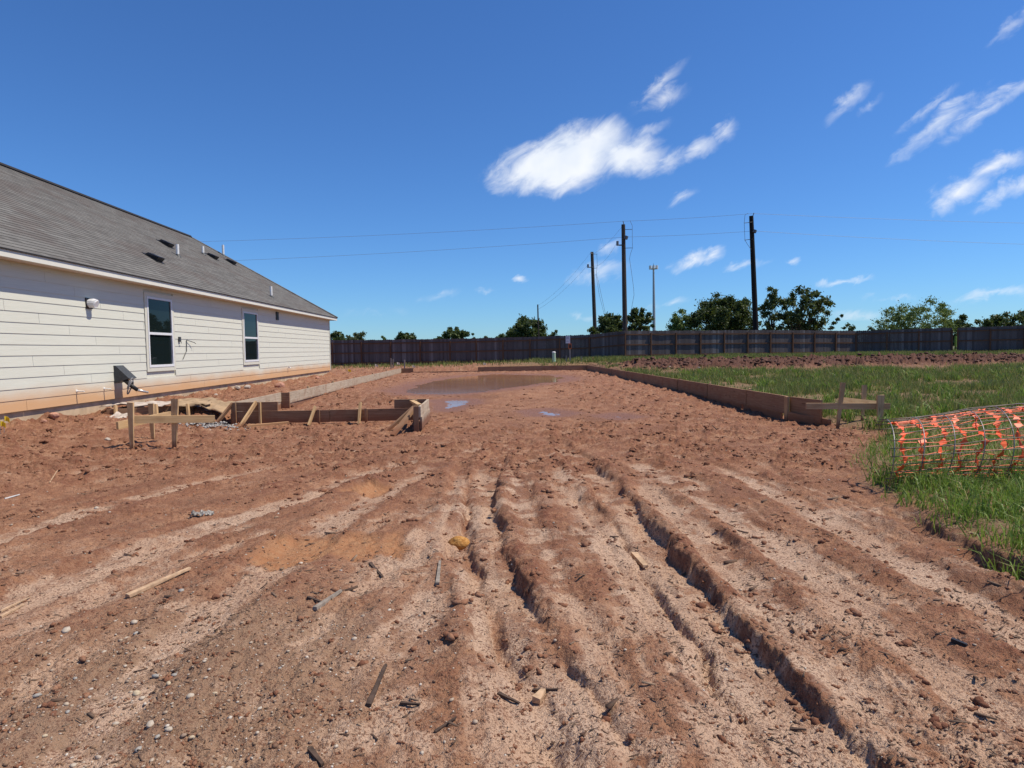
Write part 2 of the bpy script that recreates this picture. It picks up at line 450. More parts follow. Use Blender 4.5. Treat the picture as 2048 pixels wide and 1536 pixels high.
    zone = np.maximum(sm(1.5, .2, np.sqrt(((x - gsand.x) / 1.5) ** 2 + ((y - gsand.y) / 1.6) ** 2)),
                      .75 * sm(1.6, .3, np.sqrt(((x - .9) / 1.6) ** 2 + ((y - 4.6) / 3.2) ** 2)))
    zone = np.maximum(zone, .55 * sm(.1, .9, sm(8, 4, y)))
    sand = np.clip(.14 * low + .52 * zone * (.35 + .65 * low) + .80 * sandrut * (.55 + .45 * low) + .55 * strilow * (.4 + .6 * sm(-.2, .3, fbm(x * .8, y * .8, 2, ox=85) + .1)), 0, 1) * (1 - .75 * churn) * (1 - .9 * pan)
    sand = np.clip(sand + .42 * low * churn * patch, 0, 1)
    clay = np.clip(.15 + .75 * churn * sm(-.2, .25, n5) + .55 * wall * sm(-.25, .3, mid) + .35 * sm(.05, .4, mid) + .5 * tr * sm(.0, .35, stri), 0, 1)
    gg = G(330, 1400)
    gravel = sm(1.25, .35, np.sqrt(((x - gg.x) / 1.25) ** 2 + ((y - gg.y) / 1.5) ** 2) + .35 * mid)
    return dict(z=z, sand=sand, clay=clay, gravel=gravel, wet=wet, green=green, churn=churn, berm=berm, pan=pan, bank=bank)
def hz(x, y):
    """ground height at one point"""
    return float(ground_fields(np.array([[x]]), np.array([[y]]))['z'][0, 0])
def hzs(xs, ys):
    return ground_fields(np.array(xs, dtype=np.float32)[None, :], np.array(ys, dtype=np.float32)[None, :])['z'][0]

NR, NC = 740, 1090
u = np.linspace(1.55 ** -.5, 60 ** -.5, NR)
Yr = u ** -2
Tc = np.linspace(-.87, .95, NC)
gy = np.repeat(Yr[:, None], NC, 1); gx = Tc[None, :] * (gy + 1.0)
FL = ground_fields(gx, gy)
V = np.stack([gx.ravel(), gy.ravel(), FL['z'].ravel()], 1)
ii = (np.arange(NR - 1)[:, None] * NC + np.arange(NC - 1)[None, :]).ravel()
Q = np.stack([ii, ii + 1, ii + NC + 1, ii + NC], 1)

m_ground, N = new_mat('muddy_soil')
pos = N.n('ShaderNodeTexCoord').outputs['Object']
a1 = N.n('ShaderNodeAttribute', dict(attribute_name='soil_a'))
a2 = N.n('ShaderNodeAttribute', dict(attribute_name='soil_b'))
sp1 = N.n('ShaderNodeSeparateColor', None, Color=a1.outputs['Color']); sp2 = N.n('ShaderNodeSeparateColor', None, Color=a2.outputs['Color'])
sand_, clay_, grav_ = sp1.outputs[0], sp1.outputs[1], sp1.outputs[2]
wet_, green_, berm_ = sp2.outputs[0], sp2.outputs[1], sp2.outputs[2]
nA = N.noise(pos, 3.0, 6, .6); nB = N.noise(pos, 17.0, 5, .6); nC = N.noise(pos, 75.0, 4, .65); nD = N.noise(pos, 190.0, 2, .6)
nE = N.noise(pos, 1.1, 4, .6)
col = N.mix(N.ramp(nA, .35, .65), (.325, .152, .080), (.42, .225, .128))
col = N.mix(N.math('MULTIPLY', N.ramp(nE, .46, .66), .62), col, (.215, .100, .056))
col = N.mix(N.math('MULTIPLY', clay_, N.ramp(nB, .3, .62)), col, (.205, .074, .040))
col = N.mix(N.math('MULTIPLY', grav_, N.ramp(nC, .3, .55, .45, .95)), col, (.33, .212, .135))
sfac = N.math('ADD', sand_, N.math('MULTIPLY', N.math('SUBTRACT', nB, .5), .9))
sfac = N.ramp(sfac, .27, .88)
sandc = N.mix(N.ramp(nE, .35, .65), (.53, .345, .230), (.62, .435, .305))
col = N.mix(N.math('MULTIPLY', sfac, .92), col, sandc)
# red-brown crumbs scattered over everything
crumb = N.math('MULTIPLY', N.ramp(nC, .50, .58), N.ramp(nB, .34, .52))
col = N.mix(N.math('MULTIPLY', crumb, .80), col, (.160, .066, .038))
col = N.mix(N.math('MULTIPLY', N.ramp(nD, .56, .66), .45), col, (.47, .32, .22))
col = N.mix(N.math('MULTIPLY', berm_, N.ramp(nB, .2, .5, .75, 1.0)), col, (.098, .044, .030))
gcol = N.mix(N.ramp(nB, .4, .6), (.075, .085, .028), (.24, .165, .10))
col = N.mix(N.math('MULTIPLY', green_, N.ramp(nA, .3, .6, .95, .55)), col, gcol)
col = N.mix(N.math('MULTIPLY', a1.outputs['Alpha'], .85), col, N.mix(N.ramp(nB, .35, .65), (.42, .19, .085), (.47, .25, .125)))
col = N.mix(wet_, col, N.mix(N.ramp(nB, .35, .6), (.20, .092, .055), (.26, .125, .078)))
rough = N.ramp(wet_, 0.2, 1, .92, .6)
bh = N.math('ADD', N.math('MULTIPLY', nC, .6), N.math('MULTIPLY', nD, .35))
bh = N.math('ADD', bh, N.math('MULTIPLY', nB, .8))
finish(N, col, rough, bump=bh, strength=.9, dist=.034, spec=.22)
me = np_mesh('mud_ground', V, Q, m_ground, smooth=True)
for nm, (c0, c1, c2) in (('soil_a', ('sand', 'clay', 'gravel')), ('soil_b', ('wet', 'green', 'berm'))):
    at_ = me.attributes.new(nm, 'FLOAT_COLOR', 'POINT')
    arr = np.ones((len(V), 4), dtype=np.float32)
    for k, c in enumerate((c0, c1, c2)): arr[:, k] = np.clip(FL[c].ravel(), 0, 1)
    if nm == 'soil_a': arr[:, 3] = np.clip(FL['pan'].ravel(), 0, 1)
    at_.data.foreach_set('color', arr.ravel())
tag(link('mud_ground', me), kind='structure')

# the wide ground sheet out to the horizon, under the detailed ground
m_far, N = new_mat('pasture')
pos = N.n('ShaderNodeTexCoord').outputs['Object']
c = N.mix(N.ramp(N.noise(pos, .08, 5), .4, .6), (.07, .095, .028), (.13, .12, .05))
finish(N, c, .95)
xs_ = np.array([-4000, -1500, -500, -150, -70, -40, -25, -15, -8, -3, 3, 8, 15, 25, 40, 70, 150, 500, 1500, 4000.])
ys_ = np.array([-400, -100, -30, -10, -3, 1, 6, 12, 20, 30, 38, 44, 50, 60, 80, 130, 300, 800, 2000, 5000.])
X2, Y2 = np.meshgrid(xs_, ys_)
Z2 = base_height(X2, np.clip(Y2, 0, 60)) - np.where((Y2 < 60), .32, .02)
n1, n2 = X2.shape
q = (np.arange(n1 - 1)[:, None] * n2 + np.arange(n2 - 1)[None, :]).ravel()
link_far = link('field_ground', np_mesh('field_ground', np.stack([X2.ravel(), Y2.ravel(), Z2.ravel()], 1), np.stack([q, q + 1, q + n2 + 1, q + n2], 1), m_far))
tag(link_far, kind='structure')

# muddy water
m_water, N = new_mat('muddy_water')
pos = N.n('ShaderNodeTexCoord').outputs['Object']
wc = N.mix(N.ramp(N.noise(pos, 1.2, 3), .35, .65), (.28, .130, .058), (.33, .165, .080))
finish(N, wc, .09, bump=N.noise(pos, 9, 2), strength=.04, dist=.01, spec=.28)
def water(name, P, z, grow):
    n = len(P); vs = []
    area = sum(P[i][0] * P[(i + 1) % n][1] - P[(i + 1) % n][0] * P[i][1] for i in range(n)); sg = 1 if area > 0 else -1
    for i in range(n):
        a, b, c = Vector(P[i - 1]), Vector(P[i]), Vector(P[(i + 1) % n])
        t = ((b - a).normalized() + (c - b).normalized()).normalized()
        o = b + Vector((t.y, -t.x)) * sg * grow
        vs.append((o.x, o.y, z))
    cx = sum(p[0] for p in P) / n; cy = sum(p[1] for p in P) / n
    mb = MB(); mb.add([(cx, cy, z)] + vs, [((0, 1 + k, 1 + (k + 1) % n) if sg > 0 else (0, 1 + (k + 1) % n, 1 + k)) for k in range(n)])
    return tag(mb.build(name, m_water), kind='structure')
water('puddle_water', PUDDLE, PUDDLE_Z, .45)
for P, z_ in zip(SMALLS, SMALL_ZS): water('puddle_water', P, z_ - .012, .15)
# ------------------------------------------------------------------ materials for built things
def simple(name, c, rough=.7, var=.15, scale=20, spec=.3, metal=0, bump=0.0):
    m, N = new_mat(name)
    pos = N.n('ShaderNodeTexCoord').outputs['Object']
    n = N.noise(pos, scale, 4)
    c2 = tuple(min(1, v * (1 - var)) for v in c); c1 = tuple(min(1, v * (1 + var)) for v in c)
    finish(N, N.mix(N.ramp(n, .3, .7), c2, c1), rough, bump=n if bump else None, strength=bump, dist=.004, spec=spec, metal=metal)
    return m
def wood(name, c1, c2, dirt=(.20, .085, .045), dirt_amt=.5, dirt_z=None):
    """sawn lumber: grain along local X, mud smears"""
    m, N = new_mat(name)
    tc = N.n('ShaderNodeTexCoord').outputs['Object']
    rd = N.n('ShaderNodeObjectInfo').outputs['Random']
    off = N.n('ShaderNodeCombineXYZ', None, X=N.math('MULTIPLY', rd, 37.0), Y=N.math('MULTIPLY', rd, 11.0), Z=N.math('MULTIPLY', rd, 23.0)).outputs[0]
    p = N.vmath('ADD', tc, off)
    st = N.vmath('MULTIPLY', p, (1.6, 26, 26))
    g = N.noise(st, 1.5, 5, .6, .6)
    bl = N.noise(p, 2.6, 5, .6); sm_ = N.noise(p, 9, 4, .6)
    col = N.mix(N.ramp(g, .35, .65), c1, c2)
    col = N.mix(N.math('MULTIPLY', N.ramp(rd, 0, 1, 0, 1, False), .35), col, tuple(v * .55 for v in c1))
    kn = N.n('ShaderNodeTexVoronoi', None, Vector=N.vmath('MULTIPLY', p, (2.2, 9, 9)), Scale=1.0).outputs['Distance']
    col = N.mix(N.math('MULTIPLY', N.ramp(kn, .16, .06), .7), col, tuple(v * .35 for v in c1))
    df = N.math('MULTIPLY', N.ramp(bl, .48, .68), dirt_amt)
    if dirt_z is not None:
        gz = N.n('ShaderNodeSeparateXYZ', None, Vector=N.n('ShaderNodeNewGeometry').outputs['Position']).outputs['Z']
        zz = N.math('ADD', gz, N.math('MULTIPLY', N.math('SUBTRACT', sm_, .5), .18))
        df = N.math('MAXIMUM', df, N.ramp(zz, dirt_z[1], dirt_z[0], 0, .9))
    col = N.mix(df, col, dirt)
    finish(N, col, .85, bump=g, strength=.25, dist=.004, spec=.2)
    return m
m_lumber = wood('lumber', (.50, .32, .16), (.60, .41, .22), dirt_amt=.35)
m_stake = wood('weathered_stake_lumber', (.50, .31, .155), (.62, .43, .235), dirt_amt=.3, dirt_z=(.05, .22))
m_form = wood('form_lumber', (.40, .315, .23), (.52, .425, .32), dirt_amt=.4, dirt_z=(.16, .30))
m_form_dark = wood('shaded_form_lumber', (.27, .155, .088), (.36, .22, .130), dirt=(.24, .105, .055), dirt_amt=.5, dirt_z=(.08, .24))  # darker copy of the form lumber: shade of sun-averted boards put into the colour
m_picket = wood('fence_lumber', (.105, .088, .088), (.155, .132, .128), dirt=(.09, .05, .038), dirt_amt=.25, dirt_z=(.45, .8))
m_rail = wood('treated_rail_lumber', (.125, .062, .036), (.165, .088, .05), dirt_amt=.2)
m_galv = simple('galvanised_steel', (.42, .43, .44), .4, metal=.7)
m_white = simple('white_vinyl', (.70, .71, .72), .45, .04)
m_black = simple('black_plastic', (.016, .016, .018), .5, .2)
m_pvc = simple('white_pvc', (.72, .72, .70), .45, .08)
m_dgrey = simple('dark_grey_plastic', (.055, .060, .064), .5, .15)
m_concrete = simple('slab_concrete', (.47, .36, .24), .9, .18, 3.0, bump=.2)

# ------------------------------------------------------------------ the neighbouring house
WX = -8.25; ZS = .55; ZSOF = 3.16; YN, YF = 4.0, 34.55
XE = WX + .33; ZE = 3.29; XR, PITCH = -13.1, .656
ZR = ZE + (XE - XR) * PITCH; YE = YF + .38; XB = 2 * XR - XE
house = thing('house', 'single storey house with cream lap siding and grey shingle roof', 'house', (XR, (YN + YF) / 2, .25))
m_side, N = new_mat('cream_lap_siding')
tc = N.n('ShaderNodeTexCoord').outputs['Object']
geo = N.n('ShaderNodeNewGeometry')
rd = N.n('ShaderNodeObjectInfo').outputs['Random']
pz = N.n('ShaderNodeSeparateXYZ', None, Vector=geo.outputs['Position']).outputs['Z']
gr = N.noise(N.vmath('MULTIPLY', geo.outputs['Position'], (30, 1.2, 45)), 1.5, 4)
c = N.mix(N.ramp(gr, .35, .65), (.590, .592, .510), (.630, .632, .550))
c = N.mix(N.math('MULTIPLY', rd, .10), c, (.54, .525, .42))
stn = N.noise(N.vmath('MULTIPLY', geo.outputs['Position'], (1, .5, 1.0)), 1.4, 5)
sz = N.math('ADD', pz, N.math('MULTIPLY', N.math('SUBTRACT', stn, .5), .35))
c = N.mix(N.ramp(sz, 1.04, .62, 0, .88), c, (.56, .30, .13))
finish(N, c, .75, bump=gr, strength=.10, dist=.003, spec=.25)
m_trim = simple('cream_trim_paint', (.61, .595, .50), .6, .04)
m_soffit = simple('cream_soffit_paint', (.66, .60, .50), .7, .06)
m_fascia = simple('white_fascia_paint', (.68, .665, .585), .6, .03, 3)
mb = MB(); mb.box(XB + .4, WX - .022, YN, YF - .02, ZS, ZSOF); mb.build('wall', m_trim, house)
mb = MB(); mb.box(XB + .3, WX - .05, YN - .1, YF - .06, -.1, ZS - .004); mb.build('foundation', m_concrete, house)
WINS = [(16.17, 17.42, 1.18, 2.92), (22.42, 23.78, 1.20, 2.92)]
COURSE = .1955; NCO = int(math.ceil((ZSOF - ZS) / COURSE))
mesh_cache = {}
def siding_board(y0, y1, k):
    z0 = ZS - .012 + k * COURSE; z1 = min(z0 + COURSE + .012, ZSOF - .002)
    key = (round(y1 - y0, 2), k == NCO - 1)
    L = y1 - y0
    if key not in mesh_cache:
        mb = MB(); h = z1 - z0; p = .015
        mb.add([(-.02, 0, 0), (p, 0, 0), (p, L, 0), (-.02, L, 0), (-.02, 0, h), (.004, 0, h), (.004, L, h), (-.02, L, h)],
               [(0, 3, 2, 1), (4, 5, 6, 7), (0, 1, 5, 4), (1, 2, 6, 5), (2, 3, 7, 6), (3, 0, 4, 7)])
        mesh_cache[key] = mb.mesh('siding_board'); mesh_cache[key].materials.append(m_side)
    link('siding_board', mesh_cache[key], None, house, Matrix.Translation((WX, y0, z0)))
for k in range(NCO):
    z0 = ZS + k * COURSE; zc = z0 + COURSE * .5
    off = (12.35 - (8 - k) * -.86) % 3.66
    cuts = [YN + .05]; y = off - 3.66
    while y < YF:
        if y > YN + .3 and y < YF - .3: cuts.append(y)
        y += 3.66
    cuts.append(YF - .10)
    for (wa, wb, za, zb) in WINS:
        cuts += []
    for y0, y1 in zip(cuts[:-1], cuts[1:]):
        segs = [(y0 + .003, y1 - .003)]
        for (wa, wb, za, zb) in WINS:
            if z0 + COURSE > za - .10 and z0 < zb + .10:
                ns = []
                for (s0, s1) in segs:
                    a, b = wa - .115, wb + .115
                    if s1 <= a or s0 >= b: ns.append((s0, s1))
                    else:
                        if s0 < a - .02: ns.append((s0, a))
                        if s1 > b + .02: ns.append((b, s1))
                segs = ns
        for (s0, s1) in segs: siding_board(s0, s1, k)
mb = MB(); mb.box(WX - .02, WX + .028, YF - .095, YF + .006, ZS - .01, ZSOF - .002); mb.build('corner_trim', m_trim, house)
# windows
m_glass, N = new_mat('dark_window_glass')
finish(N, (.008, .014, .014), .02, spec=.16)
for (wa, wb, za, zb) in WINS:
    mb = MB(); t = .10; x0, x1 = WX - .015, WX + .026
    mb.box(x0, x1, wa - t, wa, za - t, zb + t); mb.box(x0, x1, wb, wb + t, za - t, zb + t)
    mb.box(x0, x1 - .002, wa + .001, wb - .001, zb, zb + t); mb.box(x0, x1 - .002, wa + .001, wb - .001, za - t, za)
    w = mb.build('window', m_trim, house)
    w['label'] = 'single hung window with white vinyl frame and cream trim'
    zm = (za + zb) / 2 - .03; f = .055
    mb = MB(); x0, x1 = WX - .02, WX + .036
    mb.box(x0, x1, wa + .002, wa + f, za + .002, zb - .002); mb.box(x0, x1, wb - f, wb - .002, za + .002, zb - .002)
    mb.box(x0, x1 - .003, wa + f, wb - f, zb - f, zb - .003); mb.box(x0, x1 - .003, wa + f, wb - f, za + .003, za + f + .01)
    mb.box(x0, x1 - .006, wa + f, wb - f, zm - .03, zm + .03)
    mb.build('frame', m_white, w)
    mb = MB(); mb.box(WX - .018, WX + .008, wa + f, wb - f, zm + .03, zb - f); mb.build('pane', m_glass, w)
    mb = MB(); mb.box(WX - .018, WX - .004, wa + f, wb - f, za + f, zm - .03); mb.build('pane', m_glass, w)
# roof
m_shingle, N = new_mat('grey_asphalt_shingles')
geo = N.n('ShaderNodeNewGeometry')
s3 = N.n('ShaderNodeSeparateXYZ', None, Vector=geo.outputs['Position'])
sl = math.sqrt(1 + PITCH * PITCH)
along = N.math('MULTIPLY', N.math('SUBTRACT', XE, s3.outputs['X']), sl)
EXP = .140
bv = N.n('ShaderNodeCombineXYZ', None, X=s3.outputs['Y'], Y=along).outputs[0]
br = N.n('ShaderNodeTexBrick', dict(offset=.37, offset_frequency=3), Vector=bv, Color1=(.0, .0, .0, 1), Color2=(1, 1, 1, 1), Mortar=(.5, .5, .5, 1), Scale=1.0, Mortar_Size=.004, Bias=0.0, Brick_Width=.21, Row_Height=EXP)
br2 = N.n('ShaderNodeTexBrick', dict(offset=.61, offset_frequency=2), Vector=bv, Color1=(.0, .0, .0, 1), Color2=(1, 1, 1, 1), Mortar=(.5, .5, .5, 1), Scale=1.0, Mortar_Size=.002, Bias=0.0, Brick_Width=.93, Row_Height=EXP)
v = N.math('ADD', N.math('MULTIPLY', N.n('ShaderNodeSeparateColor', None, Color=br.outputs[0]).outputs[0], .5), N.math('MULTIPLY', N.n('ShaderNodeSeparateColor', None, Color=br2.outputs[0]).outputs[0], .5))
nn = N.noise(geo.outputs['Position'], 90, 3, .7); nb = N.noise(N.vmath('MULTIPLY', geo.outputs['Position'], (1, .5, 1)), 1.3, 4)
v = N.math('ADD', N.math('MULTIPLY', v, .7), N.math('MULTIPLY', nn, .45))
c = N.mix(N.ramp(v, .1, .95, 0, 1, False), (.095, .089, .083), (.185, .178, .165))
c = N.mix(N.math('MULTIPLY', N.ramp(nb, .45, .65), .45), c, (.115, .090, .080))
c = N.mix(N.math('MULTIPLY', br.outputs['Fac'], .5), c, (.05, .046, .043))
finish(N, c, .95, bump=nn, strength=.4, dist=.004, spec=.15)
mb = MB()
nrm = Vector((PITCH, 0, 1)).normalized()
tot = (XE - XR) * sl
ns = int(tot / EXP)
def rp(s, lift, y):
    x = XE - s / sl
    return (x + nrm.x * lift, y, ZE + (XE - x) * PITCH + nrm.z * lift)
for i in range(ns + 1):
    s0 = i * EXP; s1 = min(tot, s0 + EXP + .03)
    y0a = y0b = YN - .4
    y1a = YE - s0 / sl; y1b = YE - s1 / sl
    mb.add([rp(s0, .000, y0a), rp(s0, .009, y0a), rp(s0, .009, y1a), rp(s0, .000, y1a), rp(s1, .001, y1b), rp(s1, .001, y0b)], [(0, 3, 2, 1), (1, 2, 4, 5)])
roof = mb.build('roof', m_shingle, house)
mb = MB()
A0, A1 = (XE, YN - .4, ZE - .03), (XE, YE, ZE - .03); B0, B1 = (XR, YN - .4, ZR - .03), (XR, YE - (XE - XR), ZR - .03); C0, C1 = (XB, YN - .4, ZE - .03), (XB, YE, ZE - .03)
mb.add([A0, A1, B1, B0, C0, C1], [(0, 1, 2, 3), (3, 2, 5, 4), (1, 5, 2), (0, 3, 4)])
mb.build('roof_deck', m_shingle, house)
m_cap = simple('dark_ridge_shingle', (.030, .028, .030), .9)
mb = MB(); mb.tube([(XR, YN - .4, ZR + .005), (XR, YE - (XE - XR), ZR + .005)], .075, 6); mb.build('ridge_cap', m_cap, roof)
mb = MB(); mb.tube([(XR, YE - (XE - XR), ZR), (XE + .02, YE + .02, ZE + .01)], .045, 6); mb.build('hip_cap', m_shingle, roof)
mb = MB(); mb.box(WX - .02, XE - .02, YN - .3, YE - .02, ZSOF, ZSOF + .015); mb.build('soffit', m_soffit, house)
mb = MB(); mb.box(XE - .022, XE + .004, YN - .4, YE + .004, ZSOF - .01, ZE - .02); mb.build('fascia', m_fascia, house)
mb = MB(); mb.box(XB, XE - .025, YE - .022, YE + .002, ZSOF - .01, ZE - .02); mb.build('fascia', m_fascia, house)
mb = MB(); mb.box(XB, XE - .03, YF, YE - .025, ZSOF, ZSOF + .015); mb.build('soffit', m_soffit, house)
mb = MB(); mb.box(XE + .004, XE + .03, YN - .4, YE + .02, ZE - .022, ZE - .006); mb.build('drip_edge', m_cap, house)
# roof furniture: intersect the pixel ray with the roof plane
def roof_at(px, py):
    r = ray(px, py)
    # z = ZE + (XE - x)*PITCH
    t = (ZE + XE * PITCH - CAMZ) / (r.z + r.x * PITCH)
    return Vector((0, 0, CAMZ)) + r * t
SLOPE = Matrix.Rotation(math.atan(PITCH), 4, 'Y')
for (px, py) in ((330, 489), (306, 517), (423, 514), (460, 525)):
    p = roof_at(px, py)
    mb = MB()
    mb.add([(-.24, -.22, .005), (.26, -.22, .005), (.26, .22, .005), (-.24, .22, .005), (-.24, -.22, .02), (.26, -.22, .02), (.26, .22, .02), (-.24, .22, .02)], [(4, 5, 6, 7), (0, 1, 5, 4), (1, 2, 6, 5), (2, 3, 7, 6), (3, 0, 4, 7)])
    mb.add([(-.17, -.17, .02), (.18, -.17, .02), (.18, .17, .02), (-.17, .17, .02), (-.13, -.15, .10), (.20, -.18, .15), (.20, .18, .15), (-.13, .15, .10)], [(4, 5, 6, 7), (0, 1, 5, 4), (2, 3, 7, 6), (3, 0, 4, 7), (1, 2, 6, 5)])
    mb.build('roof_vent', m_black, roof, M=Matrix.Translation(p) @ SLOPE)
for (px, py, y1) in ((355.4, 512, 493), (406, 508.5, 496), (446.6, 511.5, 493), (542.5, 594, 576)):
    p = roof_at(px, py); h = (py - y1) * p.y / F
    mb = MB(); mb.tube([p + Vector((0, 0, -.05)), p + Vector((0, 0, h + .06))], .05, 10); o = mb.build('vent_pipe', m_pvc, roof)
    mb = MB(); mb.tube([p + Vector((0, 0, -.05)), p + Vector((0, 0, .06))], [.11, .055], 10); mb.build('pipe_flashing', m_dgrey, roof)
# fittings on the wall
def wall_at(px, py):
    r = ray(px, py); t = WX / r.x
    return Vector((WX, r.y * t, CAMZ + r.z * t))
p = wall_at(176, 607)
mb = MB(); mb.box(WX + .012, WX + .03, p.y - .11, p.y + .11, p.z - .11, p.z + .11)
o = mb.build('dryer_vent', m_black, house)
mb = MB(); mb.tube([(WX + .03, p.y, p.z), (WX + .12, p.y, p.z + .005), (WX + .17, p.y, p.z - .005)], [.095, .095, .09], 14)
mb.build('vent_hood', m_white, o, smooth=False)
mb = MB(); mb.tube([(WX + .165, p.y, p.z - .006), (WX + .18, p.y, p.z - .012)], [.075, .07], 14); mb.build('vent_flap', m_pvc, o)
for (px, py) in ((152, 782), (207, 777)):
    p = wall_at(px, py)
    mb = MB(); mb.tube([(WX, p.y, p.z), (WX + .16, p.y, p.z - .012)], .014, 8); mb.tube([(WX + .01, p.y, p.z), (WX + .022, p.y, p.z)], .03, 8); mb.build('drain_stub', m_pvc, house)
p = wall_at(575, 735)
mb = MB(); mb.tube([(WX + .0, p.y, p.z), (WX + .10, p.y, p.z), (WX + .12, p.y, p.z - .04)], .025, 8); mb.tube([(WX + .08, p.y, p.z + .0), (WX + .08, p.y, p.z + .05)], .03, 8); mb.build('hose_bib', m_pvc, house)
p = wall_at(553, 632)
mb = MB(); mb.box(WX + .008, WX + .05, p.y - .13, p.y + .13, p.z - .16, p.z + .16); o = mb.build('wall_vent', m_dgrey, house)
mb = MB(); mb.box(WX + .05, WX + .056, p.y - .09, p.y + .09, p.z - .13, p.z + .13); mb.build('vent_opening', m_black, o)
p = wall_at(357, 679)
mb = MB(); mb.box(WX + .012, WX + .05, p.y - .05, p.y + .05, p.z - .06, p.z + .07); mb.tube([(WX + .05, p.y, p.z - .03), (WX + .07, p.y, p.z - .09), (WX + .05, p.y + .05, p.z - .10)], .008, 6); mb.build('outlet_box', m_dgrey, house)
a = wall_at(371, 680); b = wall_at(371, 702); c_ = wall_at(364, 718); d2 = wall_at(382, 687)
mb = MB(); pts = [a, (a + b) / 2, b, c_]; mb.tube([q + Vector((.03, 0, 0)) for q in pts], .010, 6); mb.tube([a + Vector((.03, 0, 0)), d2 + Vector((.10, 0, .02)), d2 + Vector((.13, 0, -.01))], .009, 6); mb.build('cable_whip', m_dgrey, house)
# air-conditioning line set: wedge cover, black insulated pipe, coiled cable, bright metal end
p = wall_at(234, 731); q = wall_at(236, 757)
ls = MB(); zt, zb_ = p.z, q.z; y0 = p.y; w = .16
ls.add([(WX + .01, y0 - w, zt), (WX + .01, y0 + w, zt), (WX + .05, y0 + w, zt), (WX + .05, y0 - w, zt), (WX + .01, y0 - w, zb_ - .1), (WX + .01, y0 + w, zb_ - .1), (WX + .34, y0 + w, zb_ - .0), (WX + .34, y0 - w, zb_ - .0)],
       [(0, 3, 2, 1), (2, 3, 7, 6), (0, 4, 7, 3), (1, 2, 6, 5), (0, 1, 5, 4), (4, 5, 6, 7)])
cover = ls.build('line_cover', m_dgrey, house)
a = Vector((WX + .10, y0 - .02, zb_ + .02))
def lp(px, py, dy, x):     # a point that projects near the pixel at lateral distance x
    r = ray(px, py); t = x / r.x
    return Vector((x, r.y * t, CAMZ + r.z * t))
e1 = lp(262, 771, 0, WX + .38); e2 = lp(275, 780, 0, WX + .50); e3 = lp(296, 785, 0, WX + .62)
mb = MB(); mb.tube([a, a.lerp(e1, .5) + Vector((0, 0, .01)), e1, e2], [.055, .05, .045, .042], 10); mb.build('insulated_pipe', m_black, cover, smooth=True)
mb = MB(); mb.tube([e2, e3], [.030, .024], 8); mb.build('copper_end', simple('bright_pipe_end', (.62, .60, .56), .3, metal=.6), cover, smooth=True)
mb = MB(); pts = []
cc = lp(259, 778, 0, WX + .36)
for k in range(26):
    t = k / 25 * 2 * math.pi * 1.6
    pts.append(cc + Vector((.10 * math.sin(t) * .6, .13 * math.cos(t) * .5 + .03, .16 * math.sin(t) + .004 * k)))
mb.tube(pts, .014, 6); mb.build('coiled_cable', simple('grey_cable', (.22, .22, .23), .5), cover, smooth=True)
# ------------------------------------------------------------------ back fence
def fence(points, label, heights, group):
    """points: ground-plan polyline of (x, y, zbase, ztop)"""
    P = [Vector((p[0], p[1], 0)) for p in points]
    root = thing('wood_fence', label, 'fence', (points[0][0], points[0][1], points[0][2]), group)
    pk = MB(); posts = []; s_prev = None
    for (a, b) in zip(points[:-1], points[1:]):
        A = Vector(a[:2] + (0,)) if isinstance(a, tuple) else a
        B = Vector(b[:2] + (0,))
        L = (B - A).length; dirv_ = (B - A).normalized(); nor = Vector((dirv_.y, -dirv_.x, 0))   # towards the camera side
        if nor.y > 0: nor = -nor
        nb = max(1, round(L / 2.13))
        def zt(t): return a[3] + (b[3] - a[3]) * t
        def zb(t): return a[2] + (b[2] - a[2]) * t
        for i in range(nb + 1):
            t = i / nb; p = A + (B - A) * t
            if i < nb or b is points[-1]: posts.append((p + nor * .052, zb(t), zt(t), dirv_))
            if i < nb:
                t2 = (i + 1) / nb; q = A + (B - A) * t2
                for fr in (.12, .50, .865):
                    z0 = zb(t) + (zt(t) - zb(t)) * fr; z1 = zb(t2) + (zt(t2) - zb(t2)) * fr
                    beam('rail', (p + nor * .028 + dirv_ * .05).to_tuple()[:2] + (z0,), (q + nor * .028 - dirv_ * .05).to_tuple()[:2] + (z1,), .038, .088, m_rail, root, rough=.002)
        n = int(L / .143)
        for i in range(n):
            t = (i + .5) / n; c = A + (B - A) * t + nor * rnd.uniform(-.002, .002)
            hw = L / n * .5 - .0006 - rnd.random() * .0006
            z0 = zb(t) + .0; z1 = zt(t) + rnd.uniform(-.018, .018)
            th = .016; e = .03
            prof = [(-hw, z0), (hw, z0), (hw, z1 - e), (hw - e, z1), (-hw + e, z1), (-hw, z1 - e)]
            vs = [c + dirv_ * u_ + Vector((0, 0, z_)) for (u_, z_) in prof] + [c - nor * th + dirv_ * u_ + Vector((0, 0, z_)) for (u_, z_) in prof]
            pk.add(vs, [(0, 1, 2, 3, 4, 5)[::-1], (6, 7, 8, 9, 10, 11)] + [(k, (k + 1) % 6, (k + 1) % 6 + 6, k + 6) for k in range(6)])
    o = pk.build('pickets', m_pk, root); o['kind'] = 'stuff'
    for (p, zb_, zt_, dv) in posts:
        beam('post', (p.x, p.y, zb_ - .1), (p.x, p.y, zt_ - .16), .09, .09, m_rail, root, up=dv, rough=.002)
m_pk, N = new_mat('grey_fence_pickets')
geo = N.n('ShaderNodeNewGeometry'); ri = geo.outputs['Random Per Island']
gp_ = N.noise(N.vmath('MULTIPLY', geo.outputs['Position'], (30, 30, 1.6)), 1.0, 4)
big = N.noise(geo.outputs['Position'], .5, 3)
c = N.mix(ri, (.088, .070, .064), (.158, .136, .128))
c = N.mix(N.ramp(gp_, .35, .65, 0, .5), c, (.085, .075, .078))
